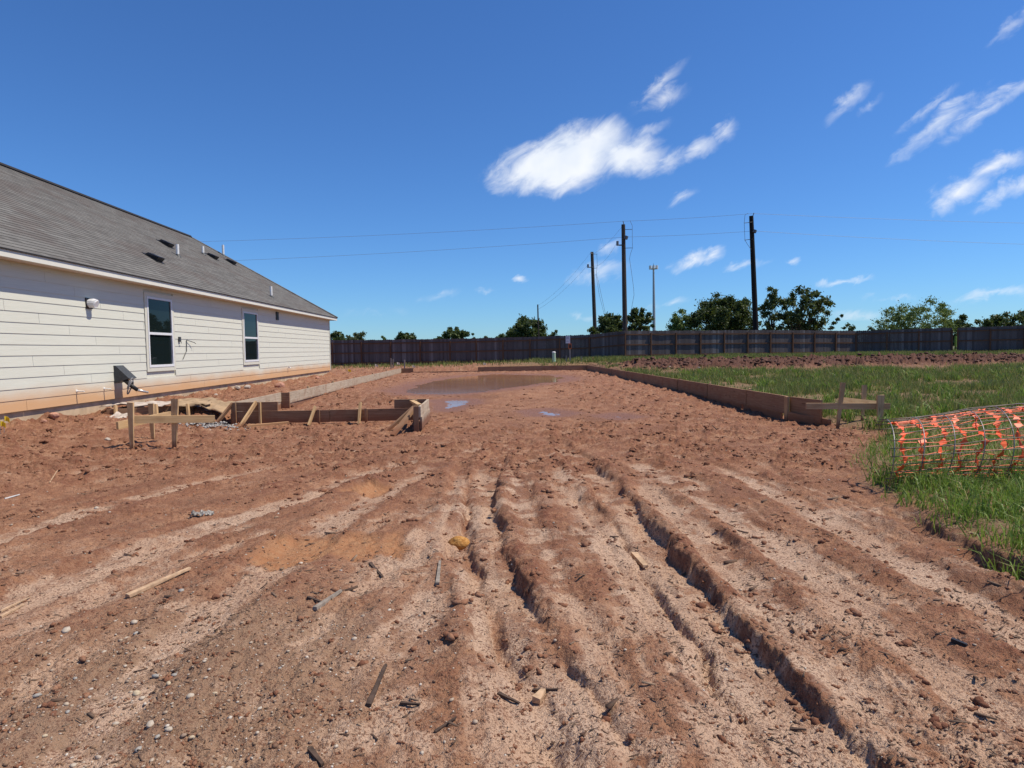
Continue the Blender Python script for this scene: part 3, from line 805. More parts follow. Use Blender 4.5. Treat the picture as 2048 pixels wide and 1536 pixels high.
pzz = N.n('ShaderNodeSeparateXYZ', None, Vector=geo.outputs['Position']).outputs['Z']
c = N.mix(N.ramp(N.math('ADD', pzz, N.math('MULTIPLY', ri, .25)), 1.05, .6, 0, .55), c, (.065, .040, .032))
c = N.mix(N.ramp(ri, .93, .96, 0, .4), c, (.26, .24, .23))
finish(N, c, .9, spec=.15)
def fq(px, ytop, ybase, dep):
    return (at(px, 690, dep).x, dep, at(px, ybase, dep).z, at(px, ytop, dep).z)
f_l = fq(665, 680.5, 733, 49.4)
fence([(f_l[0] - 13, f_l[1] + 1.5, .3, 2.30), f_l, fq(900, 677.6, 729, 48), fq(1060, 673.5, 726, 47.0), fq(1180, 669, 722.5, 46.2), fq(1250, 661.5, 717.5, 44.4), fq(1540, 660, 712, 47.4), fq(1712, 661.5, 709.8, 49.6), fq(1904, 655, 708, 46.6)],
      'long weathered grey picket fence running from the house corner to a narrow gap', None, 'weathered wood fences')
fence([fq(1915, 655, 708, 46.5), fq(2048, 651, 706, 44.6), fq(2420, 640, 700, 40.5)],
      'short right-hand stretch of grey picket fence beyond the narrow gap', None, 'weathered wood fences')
pg = at(1911, 700, 48.2)
m_green = simple('pale_green_plastic', (.42, .55, .40), .5, .06)
mb = MB(); mb.tube([(pg.x, 48.2, .5), (pg.x, 48.2, 2.0)], .07, 8)
g_ = thing('marker_post', 'bright green marker post seen through the gap in the fence', 'post', (pg.x, 48.2, .5))
mb.build('shaft', simple('lime_green_paint', (.22, .38, .06), .6), g_)
mb = MB(); mb.tube([(pg.x, 48.2, 1.05), (pg.x, 48.2, 1.12)], .078, 8); mb.build('band', m_black, g_)

# ------------------------------------------------------------------ trees
def leaf_mat(name, c1, c2):
    m, N = new_mat(name)
    geo = N.n('ShaderNodeNewGeometry'); ri = geo.outputs['Random Per Island']
    out = N.n('ShaderNodeOutputMaterial')
    col = N.mix(ri, c1, c2)
    df = N.n('ShaderNodeBsdfPrincipled', None, Base_Color=col, Roughness=.55); df.inputs['Specular IOR Level'].default_value = .25
    tr = N.n('ShaderNodeBsdfTranslucent', None, Color=N.mix(.5, col, (.16, .2, .02)))
    mx = N.n('ShaderNodeMixShader', None, i0=.25, i1=df.outputs[0], i2=tr.outputs[0])
    N.t.links.new(mx.outputs[0], out.inputs[0])
    return m
L_dark = leaf_mat('dark_leaf', (.030, .050, .016), (.085, .120, .040))
L_mid = leaf_mat('mid_leaf', (.045, .072, .022), (.110, .150, .050))
L_light = leaf_mat('light_leaf', (.095, .150, .034), (.200, .275, .085))
L_olive = leaf_mat('olive_leaf', (.060, .075, .035), (.130, .145, .070))
m_bark = simple('bark', (.060, .048, .038), .95, .3, 6)
def leaf_cloud(centers, radii, per, size, seed, flat=1.0):
    rs = np.random.RandomState(seed)
    C = np.repeat(np.array(centers), per, 0); R = np.repeat(np.array(radii), per)
    d = rs.normal(size=C.shape); d /= np.linalg.norm(d, axis=1)[:, None]
    r = R * np.abs(rs.normal(0, .62, len(R))) ** .8
    P = C + d * r[:, None] * np.array([1, 1, flat])
    a = rs.normal(size=C.shape); a /= np.linalg.norm(a, axis=1)[:, None]
    b = np.cross(a, rs.normal(size=C.shape)); b /= np.linalg.norm(b, axis=1)[:, None]
    s = size * rs.uniform(.6, 1.4, len(R))[:, None]
    V = np.stack([P - a * s, P + b * s * .45, P + a * s, P - b * s * .45], 1).reshape(-1, 3)
    Fq = np.arange(len(V)).reshape(-1, 4)
    return V, Fq
def tree(name, label, px0, px1, ytop, dep, mat, ncl=40, per=90, leaf=.16, base=.25, sparse=0.0, trunks=1, group='trees beyond the fence', seed=0, lean=0, top_shape=1.0, clr=.30, extra=None):
    xa = at(px0, ytop, dep); xb = at(px1, ytop, dep)
    cx = (xa.x + xb.x) / 2; w = (xb.x - xa.x) / 2; zg = .55; H = at((px0 + px1) / 2, ytop, dep).z - zg; per = int(per * 2.3); leaf = leaf * .82; w *= 1.09; H *= 1.04
    rs = np.random.RandomState(seed + 100)
    root = thing(name, label, 'tree' if name.endswith('tree') else 'bush', (cx, dep, zg), group)
    cz = zg + H * (base + 1) / 2; hz_ = H * (1 - base) / 2; ncl = int(ncl * 1.5); per = int(per * .75); clr = clr * .92
    cs = []; rr = []
    for i in range(ncl):
        for _ in range(30):
            v = rs.uniform(-1, 1, 3); l = np.linalg.norm(v)
            if l < 1 and (l > .45 or rs.rand() < .35): break
        kk = 1 - .12 * rs.rand()
        # uneven outline: push by direction-dependent amount
        ang = math.atan2(v[2], v[0]); bump_ = .98 + .09 * math.sin(ang * 5 + seed) + .07 * math.sin(ang * 9 + seed * 2.1)
        zz = v[2]
        if zz > 0: zz *= top_shape
        cr = clr * min(w, hz_ * 1.3) * rs.uniform(.55, 1.05)
        c = np.array([cx + v[0] * (w - cr * .55) * bump_ * kk + lean * (v[2] + 1), dep + v[1] * (w - cr * .8), cz + zz * (hz_ - cr * .45) * bump_])
        cs.append(c); rr.append(cr)
    if extra:
        for (ex, ez, er) in extra: cs.append(np.array([cx + ex * w, dep, zg + ez * H])); rr.append(er * w)
    V, Fq = leaf_cloud(cs, rr, per, leaf, seed, .8)
    # trunk and limbs
    mb = MB()
    for tnum in range(trunks):
        ox = 0 if trunks == 1 else (tnum - (trunks - 1) / 2) * w * .35
        r0 = max(.10, H * .028) / (1 if trunks == 1 else 1.5)
        fork = Vector((cx + ox * .9, dep, zg + H * (base + .12)))
        mb.tube([(cx + ox * .5, dep, zg - .3), (cx + ox * .7, dep, zg + H * base * .5), fork], [r0 * 1.35, r0, r0 * .8], 7)
        sel = list(range(tnum, len(cs), trunks * max(1, int(len(cs) / 26))))
        for i in sel:
            c = Vector(cs[i]); midp = fork.lerp(c, .5) + Vector((rs.uniform(-.1, .1) * w, 0, rs.uniform(-.02, .08) * H))
            mb.tube([fork, midp, c], [r0 * .45, r0 * .25, r0 * .08], 5)
    mb.build('trunk', m_bark, root)
    o = link('crown', np_mesh('crown', V, Fq, mat), None, root)
    return root
tree('tree', 'small dark tree peeping over the fence beside the house corner', 655, 694, 663, 75, L_dark, 26, 60, .20, .2, seed=1)
tree('tree', 'two-tone grey green tree just right of the one at the house corner', 692, 738, 666, 85, L_olive, 28, 60, .20, .2, seed=2)
tree('tree', 'tiny pale round tree showing barely above the fence', 757, 781, 672, 95, L_light, 14, 50, .20, .2, seed=3)
tree('tree', 'low dark tree with a domed top left of the pointed-leaf tree', 790, 836, 664, 85, L_dark, 26, 60, .22, .2, seed=4, top_shape=1.1)
tree('bush', 'low dark bush leaning on the left side of the pointed-leaf tree', 861, 902, 668, 80, L_dark, 18, 60, .18, .1, seed=5)
tree('tree', 'dark tree with spiky pointed foliage left of the big round tree', 882, 938, 651, 78, L_mid, 40, 70, .26, .15, seed=6, clr=.22)
tree('bush', 'small bush between the pointed-leaf tree and the distant hedge', 938, 958, 667, 90, L_mid, 12, 50, .2, .1, seed=7)
tree('bush', 'pale grey green bush in the hedge left of the big round tree', 956, 984, 668, 95, L_olive, 14, 50, .2, .1, seed=8)
tree('bush', 'mid green bush in the hedge directly beside the big round tree', 980, 1014, 662, 92, L_mid, 18, 50, .22, .1, seed=9)
tree('tree', 'paler tree tucked behind the left edge of the big round tree', 1004, 1040, 652, 90, L_mid, 22, 60, .22, .1, seed=10)
tree('tree', 'big dark rounded tree behind the slim distant pole', 1012, 1096, 633, 80, L_dark, 70, 90, .20, .08, seed=11, clr=.26)
tree('bush', 'low dark bush right of the big rounded tree', 1094, 1130, 665, 85, L_dark, 16, 60, .2, .1, seed=12)
tree('bush', 'leafy pale green shrub at the foot of the shorter utility pole', 1164, 1200, 653, 56, L_mid, 22, 60, .14, .2, seed=13)
tree('tree', 'broad-leaved dark tree behind the tall middle utility pole', 1190, 1268, 624, 60, L_dark, 50, 70, .20, .15, seed=14, clr=.24)
tree('tree', 'open-branched dark tree just left of the antenna tower', 1248, 1308, 611, 60, L_dark, 40, 55, .18, .2, seed=15, clr=.24)
tree('tree', 'fresh light green tree on the left of the great dark oak', 1333, 1402, 617, 68, L_light, 46, 90, .13, .1, seed=16, clr=.28)
tree('tree', 'great dark oak with a wide crown left of the rightmost utility pole', 1384, 1508, 588, 66, L_dark, 100, 120, .16, .12, seed=17, clr=.24, trunks=2)
tree('bush', 'small bright green bush in front of the great dark oak', 1388, 1420, 648, 56, L_light, 14, 60, .12, .1, seed=18)
tree('tree', 'tall narrow sparse tree just right of the rightmost utility pole', 1514, 1566, 574, 62, L_mid, 38, 46, .15, .12, seed=19, clr=.27, trunks=2)
tree('tree', 'loose ragged dark tree with a bare branch reaching right', 1548, 1662, 574, 58, L_dark, 62, 55, .17, .15, seed=20, clr=.20, trunks=3,
     extra=[(1.02, .45, .06), (1.15, .50, .05), (1.28, .55, .035), (.95, .38, .08)])
tree('bush', 'two-lobed small bush low between the ragged tree and the feathery tree', 1678, 1716, 647, 90, L_mid, 14, 50, .2, .1, seed=21)
tree('bush', 'low far hedge clump under the left of the feathery tree', 1728, 1775, 651, 95, L_dark, 16, 50, .22, .05, seed=22)
tree('tree', 'feathery light green tree standing alone at the right', 1766, 1908, 594, 62, L_light, 74, 64, .12, .12, seed=23, clr=.24, trunks=3)
tree('tree', 'dark low tree right behind the fence gap', 1886, 1952, 634, 80, L_dark, 34, 70, .2, .1, seed=24, clr=.28)
tree('tree', 'long dark low tree at the right edge of the picture', 1962, 2090, 626, 85, L_dark, 60, 80, .22, .1, seed=25, clr=.3)

# ------------------------------------------------------------------ utility poles, tower and wires
m_pole = wood('creosoted_pole', (.050, .040, .034), (.095, .080, .066), dirt_amt=.1)
m_pole_dark = wood('dark_creosoted_pole', (.012, .010, .009), (.028, .023, .020), dirt_amt=.0)
m_wire = simple('wire', (.16, .17, .18), .5)
m_ins = simple('grey_porcelain', (.13, .13, .14), .35)
def pole(label, px_top, py_top, px_bot, py_bot, dep, r, mat=None, arms=(), trans=None):
    T = at(px_top, py_top, dep); Bm = at(px_bot, py_bot, dep); dirp = (T - Bm); k = (Bm.z - .4) / dirp.z
    base_ = Bm - dirp * k
    root = thing('utility_pole', label, 'utility pole', base_, 'wooden utility poles')
    M = Matrix.Translation(base_); L = (T - base_).length
    ex = (T - base_).normalized(); ey = Vector((0, 1, 0)); ez = ex.cross(ey).normalized(); ey = ez.cross(ex)
    M = Matrix((ex, ey, ez)).transposed().to_4x4(); M.translation = base_
    mb = MB(); mb.tube([(0, 0, 0), (L * .5, 0, 0), (L, 0, 0)], [r * 1.25, r * 1.1, r * .9], 10); mb.build('shaft', mat or m_pole, root, smooth=False, M=M)
    return root, T, base_
S48 = 48 / F
pB, TB, bB = pole('tall middle utility pole with a bracket arm and a hanging cable loop', 1246.5, 449, 1250, 660, 50, .16)
pC, TC, bC = pole('rightmost and darkest utility pole leaning slightly left', 1502.5, 432, 1511.5, 658, 48, .17, m_pole_dark)
pA, TA, bA = pole('shorter utility pole standing left of the tall middle one', 1184, 504, 1190, 664, 66, .17)
pD, TD, bD = pole('slim far utility pole in front of the big round tree', 1075.5, 609, 1077, 672, 78, .085)
pE, TE, bE = pole('farthest utility pole, only its tip above the round tree', 1045, 631, 1046, 660, 100, .08)
def arm(root, T, dep, pts, r, name, mat):
    mb = MB(); mb.tube([at(px, py, dep) + Vector((0, -.18, 0)) for px, py in pts], r, 6); mb.build(name, mat, root)
arm(pB, TB, 50, [(1246.5, 449), (1245, 443)], .03, 'pin_insulator', m_ins)
arm(pB, TB, 50, [(1247, 491), (1235, 491)], .05, 'bracket_arm', m_dgrey)
arm(pB, TB, 50, [(1234, 492), (1234, 483)], .10, 'insulator', m_ins)
arm(pB, TB, 50, [(1250, 479), (1252, 473)], .16, 'insulator', m_ins)
for y in (460, 497): arm(pB, TB, 50, [(1248, y), (1263.5, y - .5)], .02, 'standoff_arm', m_dgrey)
arm(pB, TB, 50, [(1259, 442), (1263.5, 452), (1263.5, 478), (1264, 497), (1260, 508), (1258, 518), (1262, 545), (1266, 575), (1267, 590), (1263, 612), (1260, 632)], .013, 'hanging_cable', m_wire)
arm(pC, TC, 48, [(1504, 432), (1506, 427)], .03, 'pin_insulator', m_ins)
arm(pC, TC, 48, [(1506, 466), (1508, 461)], .15, 'insulator', m_ins)
for y, y2 in ((445, 447), (479, 481)): arm(pC, TC, 48, [(1503, y), (1487, y2)], .022, 'standoff_arm', m_dgrey)
arm(pC, TC, 48, [(1494, 427.5), (1488, 431), (1486.5, 447), (1488, 481), (1492, 488), (1500.5, 500)], .013, 'hanging_cable', m_wire)
arm(pA, TA, 66, [(1185.5, 535), (1175.5, 535)], .05, 'bracket_arm', m_dgrey)
arm(pA, TA, 66, [(1175.5, 536), (1175.5, 529)], .10, 'insulator', m_ins)
arm(pA, TA, 66, [(1184, 508), (1180, 506)], .05, 'pin_insulator', m_ins)
for y in (509, 537): arm(pA, TA, 66, [(1185, y), (1194, y - .5)], .02, 'standoff_arm', m_dgrey)
arm(pA, TA, 66, [(1193, 509), (1194, 530), (1192, 548), (1196, 562), (1204, 600), (1212, 636)], .014, 'hanging_cable', m_wire)
arm(pA, TA, 66, [(1191, 548), (1198, 590), (1211, 642)], .012, 'hanging_cable', m_wire)
def wire(label, P, Q, sag, r=.0085):
    P = Vector(P); Q = Vector(Q); n = 24
    mb = MB(); mb.tube([P.lerp(Q, i / n) - Vector((0, 0, sag * 4 * (i / n) * (1 - i / n))) for i in range(n + 1)], r, 4)
    o = mb.build('overhead_wire', m_wire); origin_to(o, P)
    tag(o, label, 'wire', 'overhead wires')
tB = at(1245, 442.5, 50); tC = at(1506, 427, 48); lB = at(1252, 474, 50); lC = at(1508, 462, 48)
wire('upper overhead wire running left from the tall middle pole over the house roof', at(-120, 489, 58), tB, .5)
wire('upper overhead wire between the tall middle pole and the rightmost pole', tB, tC, .06)
wire('upper overhead wire leaving the picture to the right of the rightmost pole', tC, at(2300, 450, 50), .15)
wire('lower overhead wire running left from the tall middle pole behind the roof', at(-120, 535, 58), lB, .5)
wire('lower overhead wire between the tall middle pole and the rightmost pole', lB, lC, .06)
wire('lower overhead wire leaving the picture to the right of the rightmost pole', lC, at(2300, 494, 50), .2)
wire('slanting upper service wire from the tall middle pole down to the shorter pole', at(1245, 452, 50), at(1186, 508, 66), .25, .008)
wire('slanting lower service wire from the tall middle pole down to the shorter pole', at(1234, 484, 50), at(1188, 532, 66), .5, .008)
wire('upper service wire from the shorter pole to the slim far pole', at(1180, 507, 66), at(1076, 611, 78), .5, .009)
wire('lower service wire from the shorter pole to the slim far pole', at(1175.5, 530, 66), at(1076, 619, 78), .4, .009)
# antenna / floodlight tower
tT = at(1307, 533, 110); tb = at(1308, 660, 110)
tw = thing('antenna_tower', 'slender grey steel tower crowned by a ring of drum-shaped units', 'tower', (tb.x, 110, .5))
m_steel = simple('pale_tower_steel', (.36, .37, .38), .45, metal=.2)
mb = MB(); mb.tube([(tb.x, 110, .3), (tb.x, 110, tT.z * .5), (tT.x, 110, tT.z)], [.30, .24, .14], 12); mb.build('mast', m_steel, tw)
mb = MB(); mb.tube([(tT.x, 110, tT.z), (tT.x, 110, tT.z + .5)], .03, 6); mb.build('lightning_rod', m_dgrey, tw)
zc = at(1307, 536, 110).z
mb = MB(); mb.tube([(tT.x + .55 * math.cos(k * math.pi / 8), 110 + .55 * math.sin(k * math.pi / 8), zc - .15) for k in range(17)], .05, 5); mb.build('ring', m_dgrey, tw)
for k in range(6):
    a = k * math.pi / 3 + .35; c = Vector((tT.x + .62 * math.cos(a), 110 + .62 * math.sin(a), zc + .1))
    mb = MB(); mb.tube([c + Vector((0, 0, -.28)), c + Vector((0, 0, .28))], .20, 10); mb.build('drum', m_pvc, tw)
    mb = MB(); mb.tube([Vector((tT.x, 110, zc - .15)), c + Vector((0, 0, -.2))], .03, 5); mb.build('strut', m_dgrey, tw)
# ------------------------------------------------------------------ concrete formwork around the lot
FT = .50
form = thing('slab_formwork', 'wooden slab formwork of nailed boards, stakes and braces framing the muddy lot', 'formwork', (0, 13.6, 0))
def run(x0, y0, x1, y1, z0, z1, mat, lens=4.9, t=.04, name='form_board', jog=0.0):
    A = Vector((x0, y0, 0)); B = Vector((x1, y1, 0)); L = (B - A).length; n = max(1, round(L / lens))
    for i in range(n):
        a = A.lerp(B, i / n + (0.004 / L if i else 0)); b = A.lerp(B, (i + 1) / n - 0.004 / L)
        dz = rnd.uniform(-.008, .008)
        beam(name, (a.x, a.y, (z0 + z1) / 2 + dz), (b.x, b.y, (z0 + z1) / 2 + dz), t, z1 - z0, mat, form)
LX, RX, BY = -5.02, 5.84, 38.0
# left side: tall plywood-like upper board over a lower one
run(LX, 16.6, LX, 27, .225, FT, m_form, 3.6); run(LX - .012, 16.6, LX - .012, 27, .03, .218, m_form, 4.1)
run(LX, 27, LX, BY, .215, FT - .01, m_form, 4.0); run(LX - .012, 27, LX - .012, BY, .06, .21, m_form, 4.4)
beam('form_board', (LX - .20, 16.575, .27), (LX + .02, 16.575, .27), .04, .44, m_form_dark, form)
run(LX - .20, 13.42, LX - .20, 16.55, .27, FT, m_form, 3.4); run(LX - .212, 13.42, LX - .212, 16.55, .05, .265, m_form, 3.4)
# front porch edge
FY = 13.4
run(LX - .19, FY, -1.26, FY, .07, .315, m_form_dark, 2.6)
run(LX - .19, FY + .002, -4.28, FY + .002, .319, FT, m_form_dark, 3)
run(-1.92, FY + .002, -1.26, FY + .002, .319, FT, m_form_dark, 3)
run(-1.235, 11.75, -1.235, 13.45, .30, FT, m_form, 3); run(-1.222, 11.80, -1.222, 13.45, .07, .295, m_form, 3)
beam('stake', (-1.30, 11.76, FT), (-1.30, 11.76, -.02), .09, .04, m_form_dark, form, up=(0, 1, 0))
beam('stake', (-1.50, 13.36, FT), (-1.50, 13.36, .02), .09, .04, m_stake, form, up=(0, 1, 0))
beam('brace', (-1.34, 12.0, .46), (-1.68, 11.4, .02), .09, .045, m_form_dark, form)
beam('brace', (-1.40, 12.3, .44), (-1.86, 12.05, .03), .09, .045, m_form_dark, form)
beam('spreader', (-1.28, 12.2, .475), (-1.55, 13.3, .475), .09, .04, m_lumber, form)
beam('brace', (-4.70, FY - .06, .50), (-4.86, FY - .62, .02), .085, .04, m_stake, form, up=(1, 0, 0))
beam('stake', (-4.63, FY - .045, .50), (-4.63, FY - .045, .0), .035, .085, m_lumber, form, up=(0, 1, 0))
beam('brace', (-5.18, FY - .04, .48), (-5.44, FY - .35, .05), .085, .04, m_form_dark, form, up=(1, 0, 0))
beam('stake', (-5.15, FY - .05, .49), (-5.15, FY - .05, .0), .08, .04, m_form_dark, form, up=(0, 1, 0))
beam('brace', (-3.52, FY - .04, .39), (-3.60, FY - .28, .03), .085, .035, m_lumber, form, up=(1, 0, 0))
beam('stake', (-3.46, FY - .04, .33), (-3.46, FY - .04, .0), .05, .035, m_form_dark, form, up=(0, 1, 0))
beam('stake', (-2.60, FY - .06, .46), (-2.62, FY - .18, .02), .035, .14, m_lumber, form, up=(0, 1, 0), rough=.012)
beam('stake', (-2.50, FY - .04, .33), (-2.50, FY - .04, .0), .05, .035, m_form_dark, form, up=(0, 1, 0))
# back edge
run(LX, BY, -4.3, BY, .12, .48, m_form_dark, 3); run(-4.3, BY, -.55, BY, .08, .27, m_form_dark, 3.7); run(-.55, BY, -.2, BY + .03, .12, .48, m_form_dark, 3)
run(-.2, BY, RX, BY, .15, .49, m_form_dark, 3.4)
# right side
yy = [12.4, 14.4, 17.0, 19.7, 23.0, 27.0, 30.2, 33.8, BY]
for a, b in zip(yy[:-1], yy[1:]):
    beam('form_board', (RX + rnd.uniform(-.012, .012), a + .004, .33), (RX + rnd.uniform(-.012, .012), b - .004, .33), .04, .345, m_form_dark, form)
    beam('form_board', (RX + .014, a + .3, .085), (RX + .014, b + .2 if b < BY else b, .085), .04, .14, m_form_dark, form)
for y in (14.4, 17.0, 19.7, 23.0, 27.0, 33.8):
    beam('stake', (RX + .06, y, .53), (RX + .06, y, -.05), .04, .09, m_stake, form, up=(0, 1, 0))
beam('stake', (RX - .045, 12.36, .50), (RX - .045, 12.36, -.05), .045, .13, m_stake, form, up=(0, 1, 0))
run(RX + .19, 11.5, RX + .03, 12.36, .08, .50, m_form_dark, 3)
beam('form_board', (RX - .06, 12.25, .13), (RX + .28, 11.35, .07), .04, .17, m_form_dark, form)
for y in (18.6, 21.6, 25, 29, 33):
    beam('stake', (LX - .06, y, .54), (LX - .06, y, .2), .04, .07, m_stake, form, up=(0, 1, 0))

# ------------------------------------------------------------------ batter boards
def stake(root, px, py0, py1, dep, w=.09, mat=None, pt=.55, t=.04, face=(1, 0, 0)):
    a = at(px[0], py0, dep); b = at(px[1], py1, dep); zz = hz(b.x, b.y)
    k = (a.z - (zz - .06)) / (a.z - b.z)
    b2 = a + (b - a) * k
    return beam('stake', a, b2, t, w, mat or m_stake, root, up=face, point=pt)
bl = thing('batter_board', 'three-stake batter board in the mud in front of the house, left of the porch form', 'batter board', G(300, 888, .08), 'batter boards')
stake(bl, (261, 264), 805, 896, 9.9, .088); stake(bl, (350, 349), 798, 884, 10.3, .11); stake(bl, (302, 306), 807, 880, 11.0, .088)
a = at(262, 840, 9.94); b = at(427, 838.5, 10.5); beam('crossbar', a + Vector((0, .05, 0)), b + Vector((0, .05, 0)), .04, .115, m_lumber, bl)
a = at(233, 852, 9.9); b = at(341, 829.5, 10.9); beam('crossbar', a + Vector((0, .02, .0)), b, .04, .115, m_lumber, bl)
br_ = thing('batter_board', 'three-stake batter board by the grass, right of the near end of the right form', 'batter board', G(1715, 855, .04), 'batter boards')
stake(br_, (1686, 1675), 765, 856, 11.2, .085, m_stake); stake(br_, (1761, 1759.5), 790, 861, 11.0, .13, m_stake); stake(br_, (1729, 1724), 770, 848, 11.9, .085, m_stake)
a = at(1612, 812, 11.28); b = at(1780, 812.5, 11.09); beam('crossbar', a, b, .04, .105, m_stake, br_)
a = at(1686, 800, 11.3); b = at(1752, 807, 12.1); beam('crossbar', a + Vector((0, .06, 0)), b, .04, .10, m_stake, br_)

# ------------------------------------------------------------------ loose plank, washout box, cardboard, gravel
a = at(494, 844, 12.55); b = at(577, 835, 12.9)
o = beam('plank', (a.x, a.y, hz(a.x, a.y) + .09), (b.x, b.y, hz(b.x, b.y) + .11), .09, .04, wood('fresh_plank_lumber', (.50, .27, .13), (.60, .36, .19), dirt_amt=.3))
tag(o, 'fresh orange-tinted plank lying on the mud in front of the porch form', 'plank')
pad = thing('equipment_pad_form', 'low rough wooden box form against the house wall under torn paper sheets', 'formwork', at(300, 822, 13.5))
def pp(px, py, dep): return at(px, py, dep)
q0 = pp(213, 817, 13.2); q1 = pp(405, 815, 13.8); zt = .44
beam('form_board', (q0.x, q0.y, .34), (q1.x - .2, q1.y, .36), .04, .17, m_form_dark, pad)
beam('form_board', (q0.x + .05, q0.y + .05, .34), (q0.x + .1, q0.y + 1.2, .36), .04, .17, m_form, pad)
beam('form_board', (q1.x - .2, q1.y + .05, .35), (q1.x - .2, q1.y + 1.1, .36), .04, .17, m_form, pad)
for (px, dy) in ((234, 0), (315, 0), (380, -.05)):
    c = pp(px, 806, 13.3); beam('stake', (c.x, c.y - .06 + dy, .50), (c.x + .06, c.y - .16 + dy, .22), .04, .07, m_stake, pad, up=(0, 1, 0))
def sheet(name, mat, c, sx, sy, amp, seed, nx=14, ny=8, tilt=(0, 0, 0), label=None, cat=None, group=None, th=.008, parent=None, freq=3.0):
    rs = np.random.RandomState(seed)
    u, v = np.meshgrid(np.linspace(-.5, .5, nx), np.linspace(-.5, .5, ny))
    z = amp * fbm(u * freq + seed, v * freq * sy / sx + seed * 1.7, 3)
    ed = rs.uniform(-.05, .05, u.shape)
    X = (u + ed * (np.abs(u) > .45)) * sx; Y = (v + ed * (np.abs(v) > .42)) * sy
    V = np.stack([X.ravel(), Y.ravel(), z.ravel()], 1)
    q = (np.arange(ny - 1)[:, None] * nx + np.arange(nx - 1)[None, :]).ravel()
    Q_ = np.stack([q, q + 1, q + nx + 1, q + nx], 1)
    R_ = Euler(tilt).to_matrix().to_4x4(); R_.translation = c
    o = link(name, np_mesh(name, V, Q_, mat), None, parent, R_)
    md = o.modifiers.new('thickness', 'SOLIDIFY'); md.thickness = th
    if label: tag(o, label, cat, group)
    return o
m_card = simple('wet_cardboard', (.36, .25, .15), .9, .2, 6)
m_paper = simple('muddy_pale_paper', (.46, .39, .33), .9, .25, 7)
c = pp(290, 806, 13.9); sheet('paper_sheet', m_paper, Vector((c.x, c.y, .475)), 1.35, .95, .12, 3, label='muddy pale paper sheet draped over the left of the low box form', cat='paper sheet')
c = pp(385, 803, 13.75); sheet('cardboard_sheet', m_card, Vector((c.x, c.y, .50)), .80, .7, .12, 5, freq=1.6, tilt=(.12, .05, .1), label='buckled tan cardboard sheet on the right of the low box form', cat='cardboard')
c = pp(435, 806, 13.6); sheet('cardboard_sheet', m_card, Vector((c.x, c.y, .44)), .62, .5, .16, 9, freq=1.6, tilt=(.25, .22, -.2), label='bent cardboard flap curling down beside the pale gravel heap', cat='cardboard')
c = pp(225, 824, 12.9); sheet('paper_scrap', m_paper, Vector((c.x + .12, c.y, .30)), .45, .4, .16, 13, tilt=(.2, -.1, .4), label='crumpled grey paper scrap on the mud left of the box form', cat='paper scrap')

def rock_mesh(name, seed, sub=2, amp=.28):
    import bmesh
    bm = bmesh.new(); bmesh.ops.create_icosphere(bm, subdivisions=sub, radius=1.0)
    rs = np.random.RandomState(seed); dirs = rs.normal(size=(9, 3)); dirs /= np.linalg.norm(dirs, axis=1)[:, None]
    offs = rs.uniform(.62, .95, 9)
    for v in bm.verts:
        p = np.array(v.co)
        for dd, o_ in zip(dirs, offs):
            t = p.dot(dd)
            if t > o_: p = p - dd * (t - o_) * .85
        p *= 1 + amp * .25 * math.sin(p[0] * 7 + seed) * math.cos(p[1] * 6 + seed * 2)
        v.co = p
    me = bpy.data.meshes.new(name); bm.to_mesh(me); bm.free()
    return me
m_rock_or, N = new_mat('ochre_sandstone')
pos = N.n('ShaderNodeTexCoord').outputs['Object']; nn = N.noise(pos, 2.5, 5)
vor = N.n('ShaderNodeTexVoronoi', None, Vector=pos, Scale=3.2).outputs['Distance']
c = N.mix(N.ramp(nn, .35, .65), (.36, .155, .030), (.50, .26, .075)); c = N.mix(N.ramp(vor, .12, .04), c, (.09, .035, .015))
finish(N, c, .8, bump=nn, strength=.3, dist=.1)
p = G(917, 1071); me = rock_mesh('ochre_rock', 3, 3, .2); me.materials.append(m_rock_or); me.polygons.foreach_set('use_smooth', [True] * len(me.polygons))
o = link('ochre_rock', me, None, None, Matrix.Translation((p.x, p.y + .03, hz(p.x, p.y) + .028)) @ Matrix.Diagonal((.095, .07, .068, 1)))
tag(o, 'rounded ochre rock sitting in the mud between the tyre tracks', 'rock')

# stones and scraps that can be told apart
m_peb = [simple('pale_stone', (.43, .36, .28), .7, .12, 3), simple('grey_stone', (.30, .28, .25), .7, .2, 3), simple('tan_stone', (.46, .37, .25), .7, .15, 3)]
pebmeshes = []
for k in range(6):
    me = rock_mesh('pebble', 40 + k, 1, .2); me.materials.append(m_peb[(0, 0, 0, 1, 1, 2)[k]]); me.polygons.foreach_set('use_smooth', [True] * len(me.polygons)); pebmeshes.append(me)
PEB = [(132, 1266, 14), (268, 1245, 11), (254, 1272, 9), (272, 1267, 7), (363, 1192, 9), (272, 1383, 13), (230, 1389, 7), (284, 1393, 9), (381, 1402, 13), (311, 1355, 9), (349, 1352, 8), (337, 1374, 8), (300, 1453, 13),
       (338, 1466, 11), (231, 1437, 9), (277, 1496, 12), (315, 1478, 8), (384, 1475, 8), (146, 1515, 10), (434, 1530, 7), (457, 1530, 10), (75, 1392, 9), (135, 1422, 7), (430, 1393, 7), (480, 1372, 6), (520, 1420, 7), (208, 1302, 6), (150, 1355, 7), (560, 1340, 6), (90, 1470, 7), (410, 1340, 6), (250, 1330, 6)]
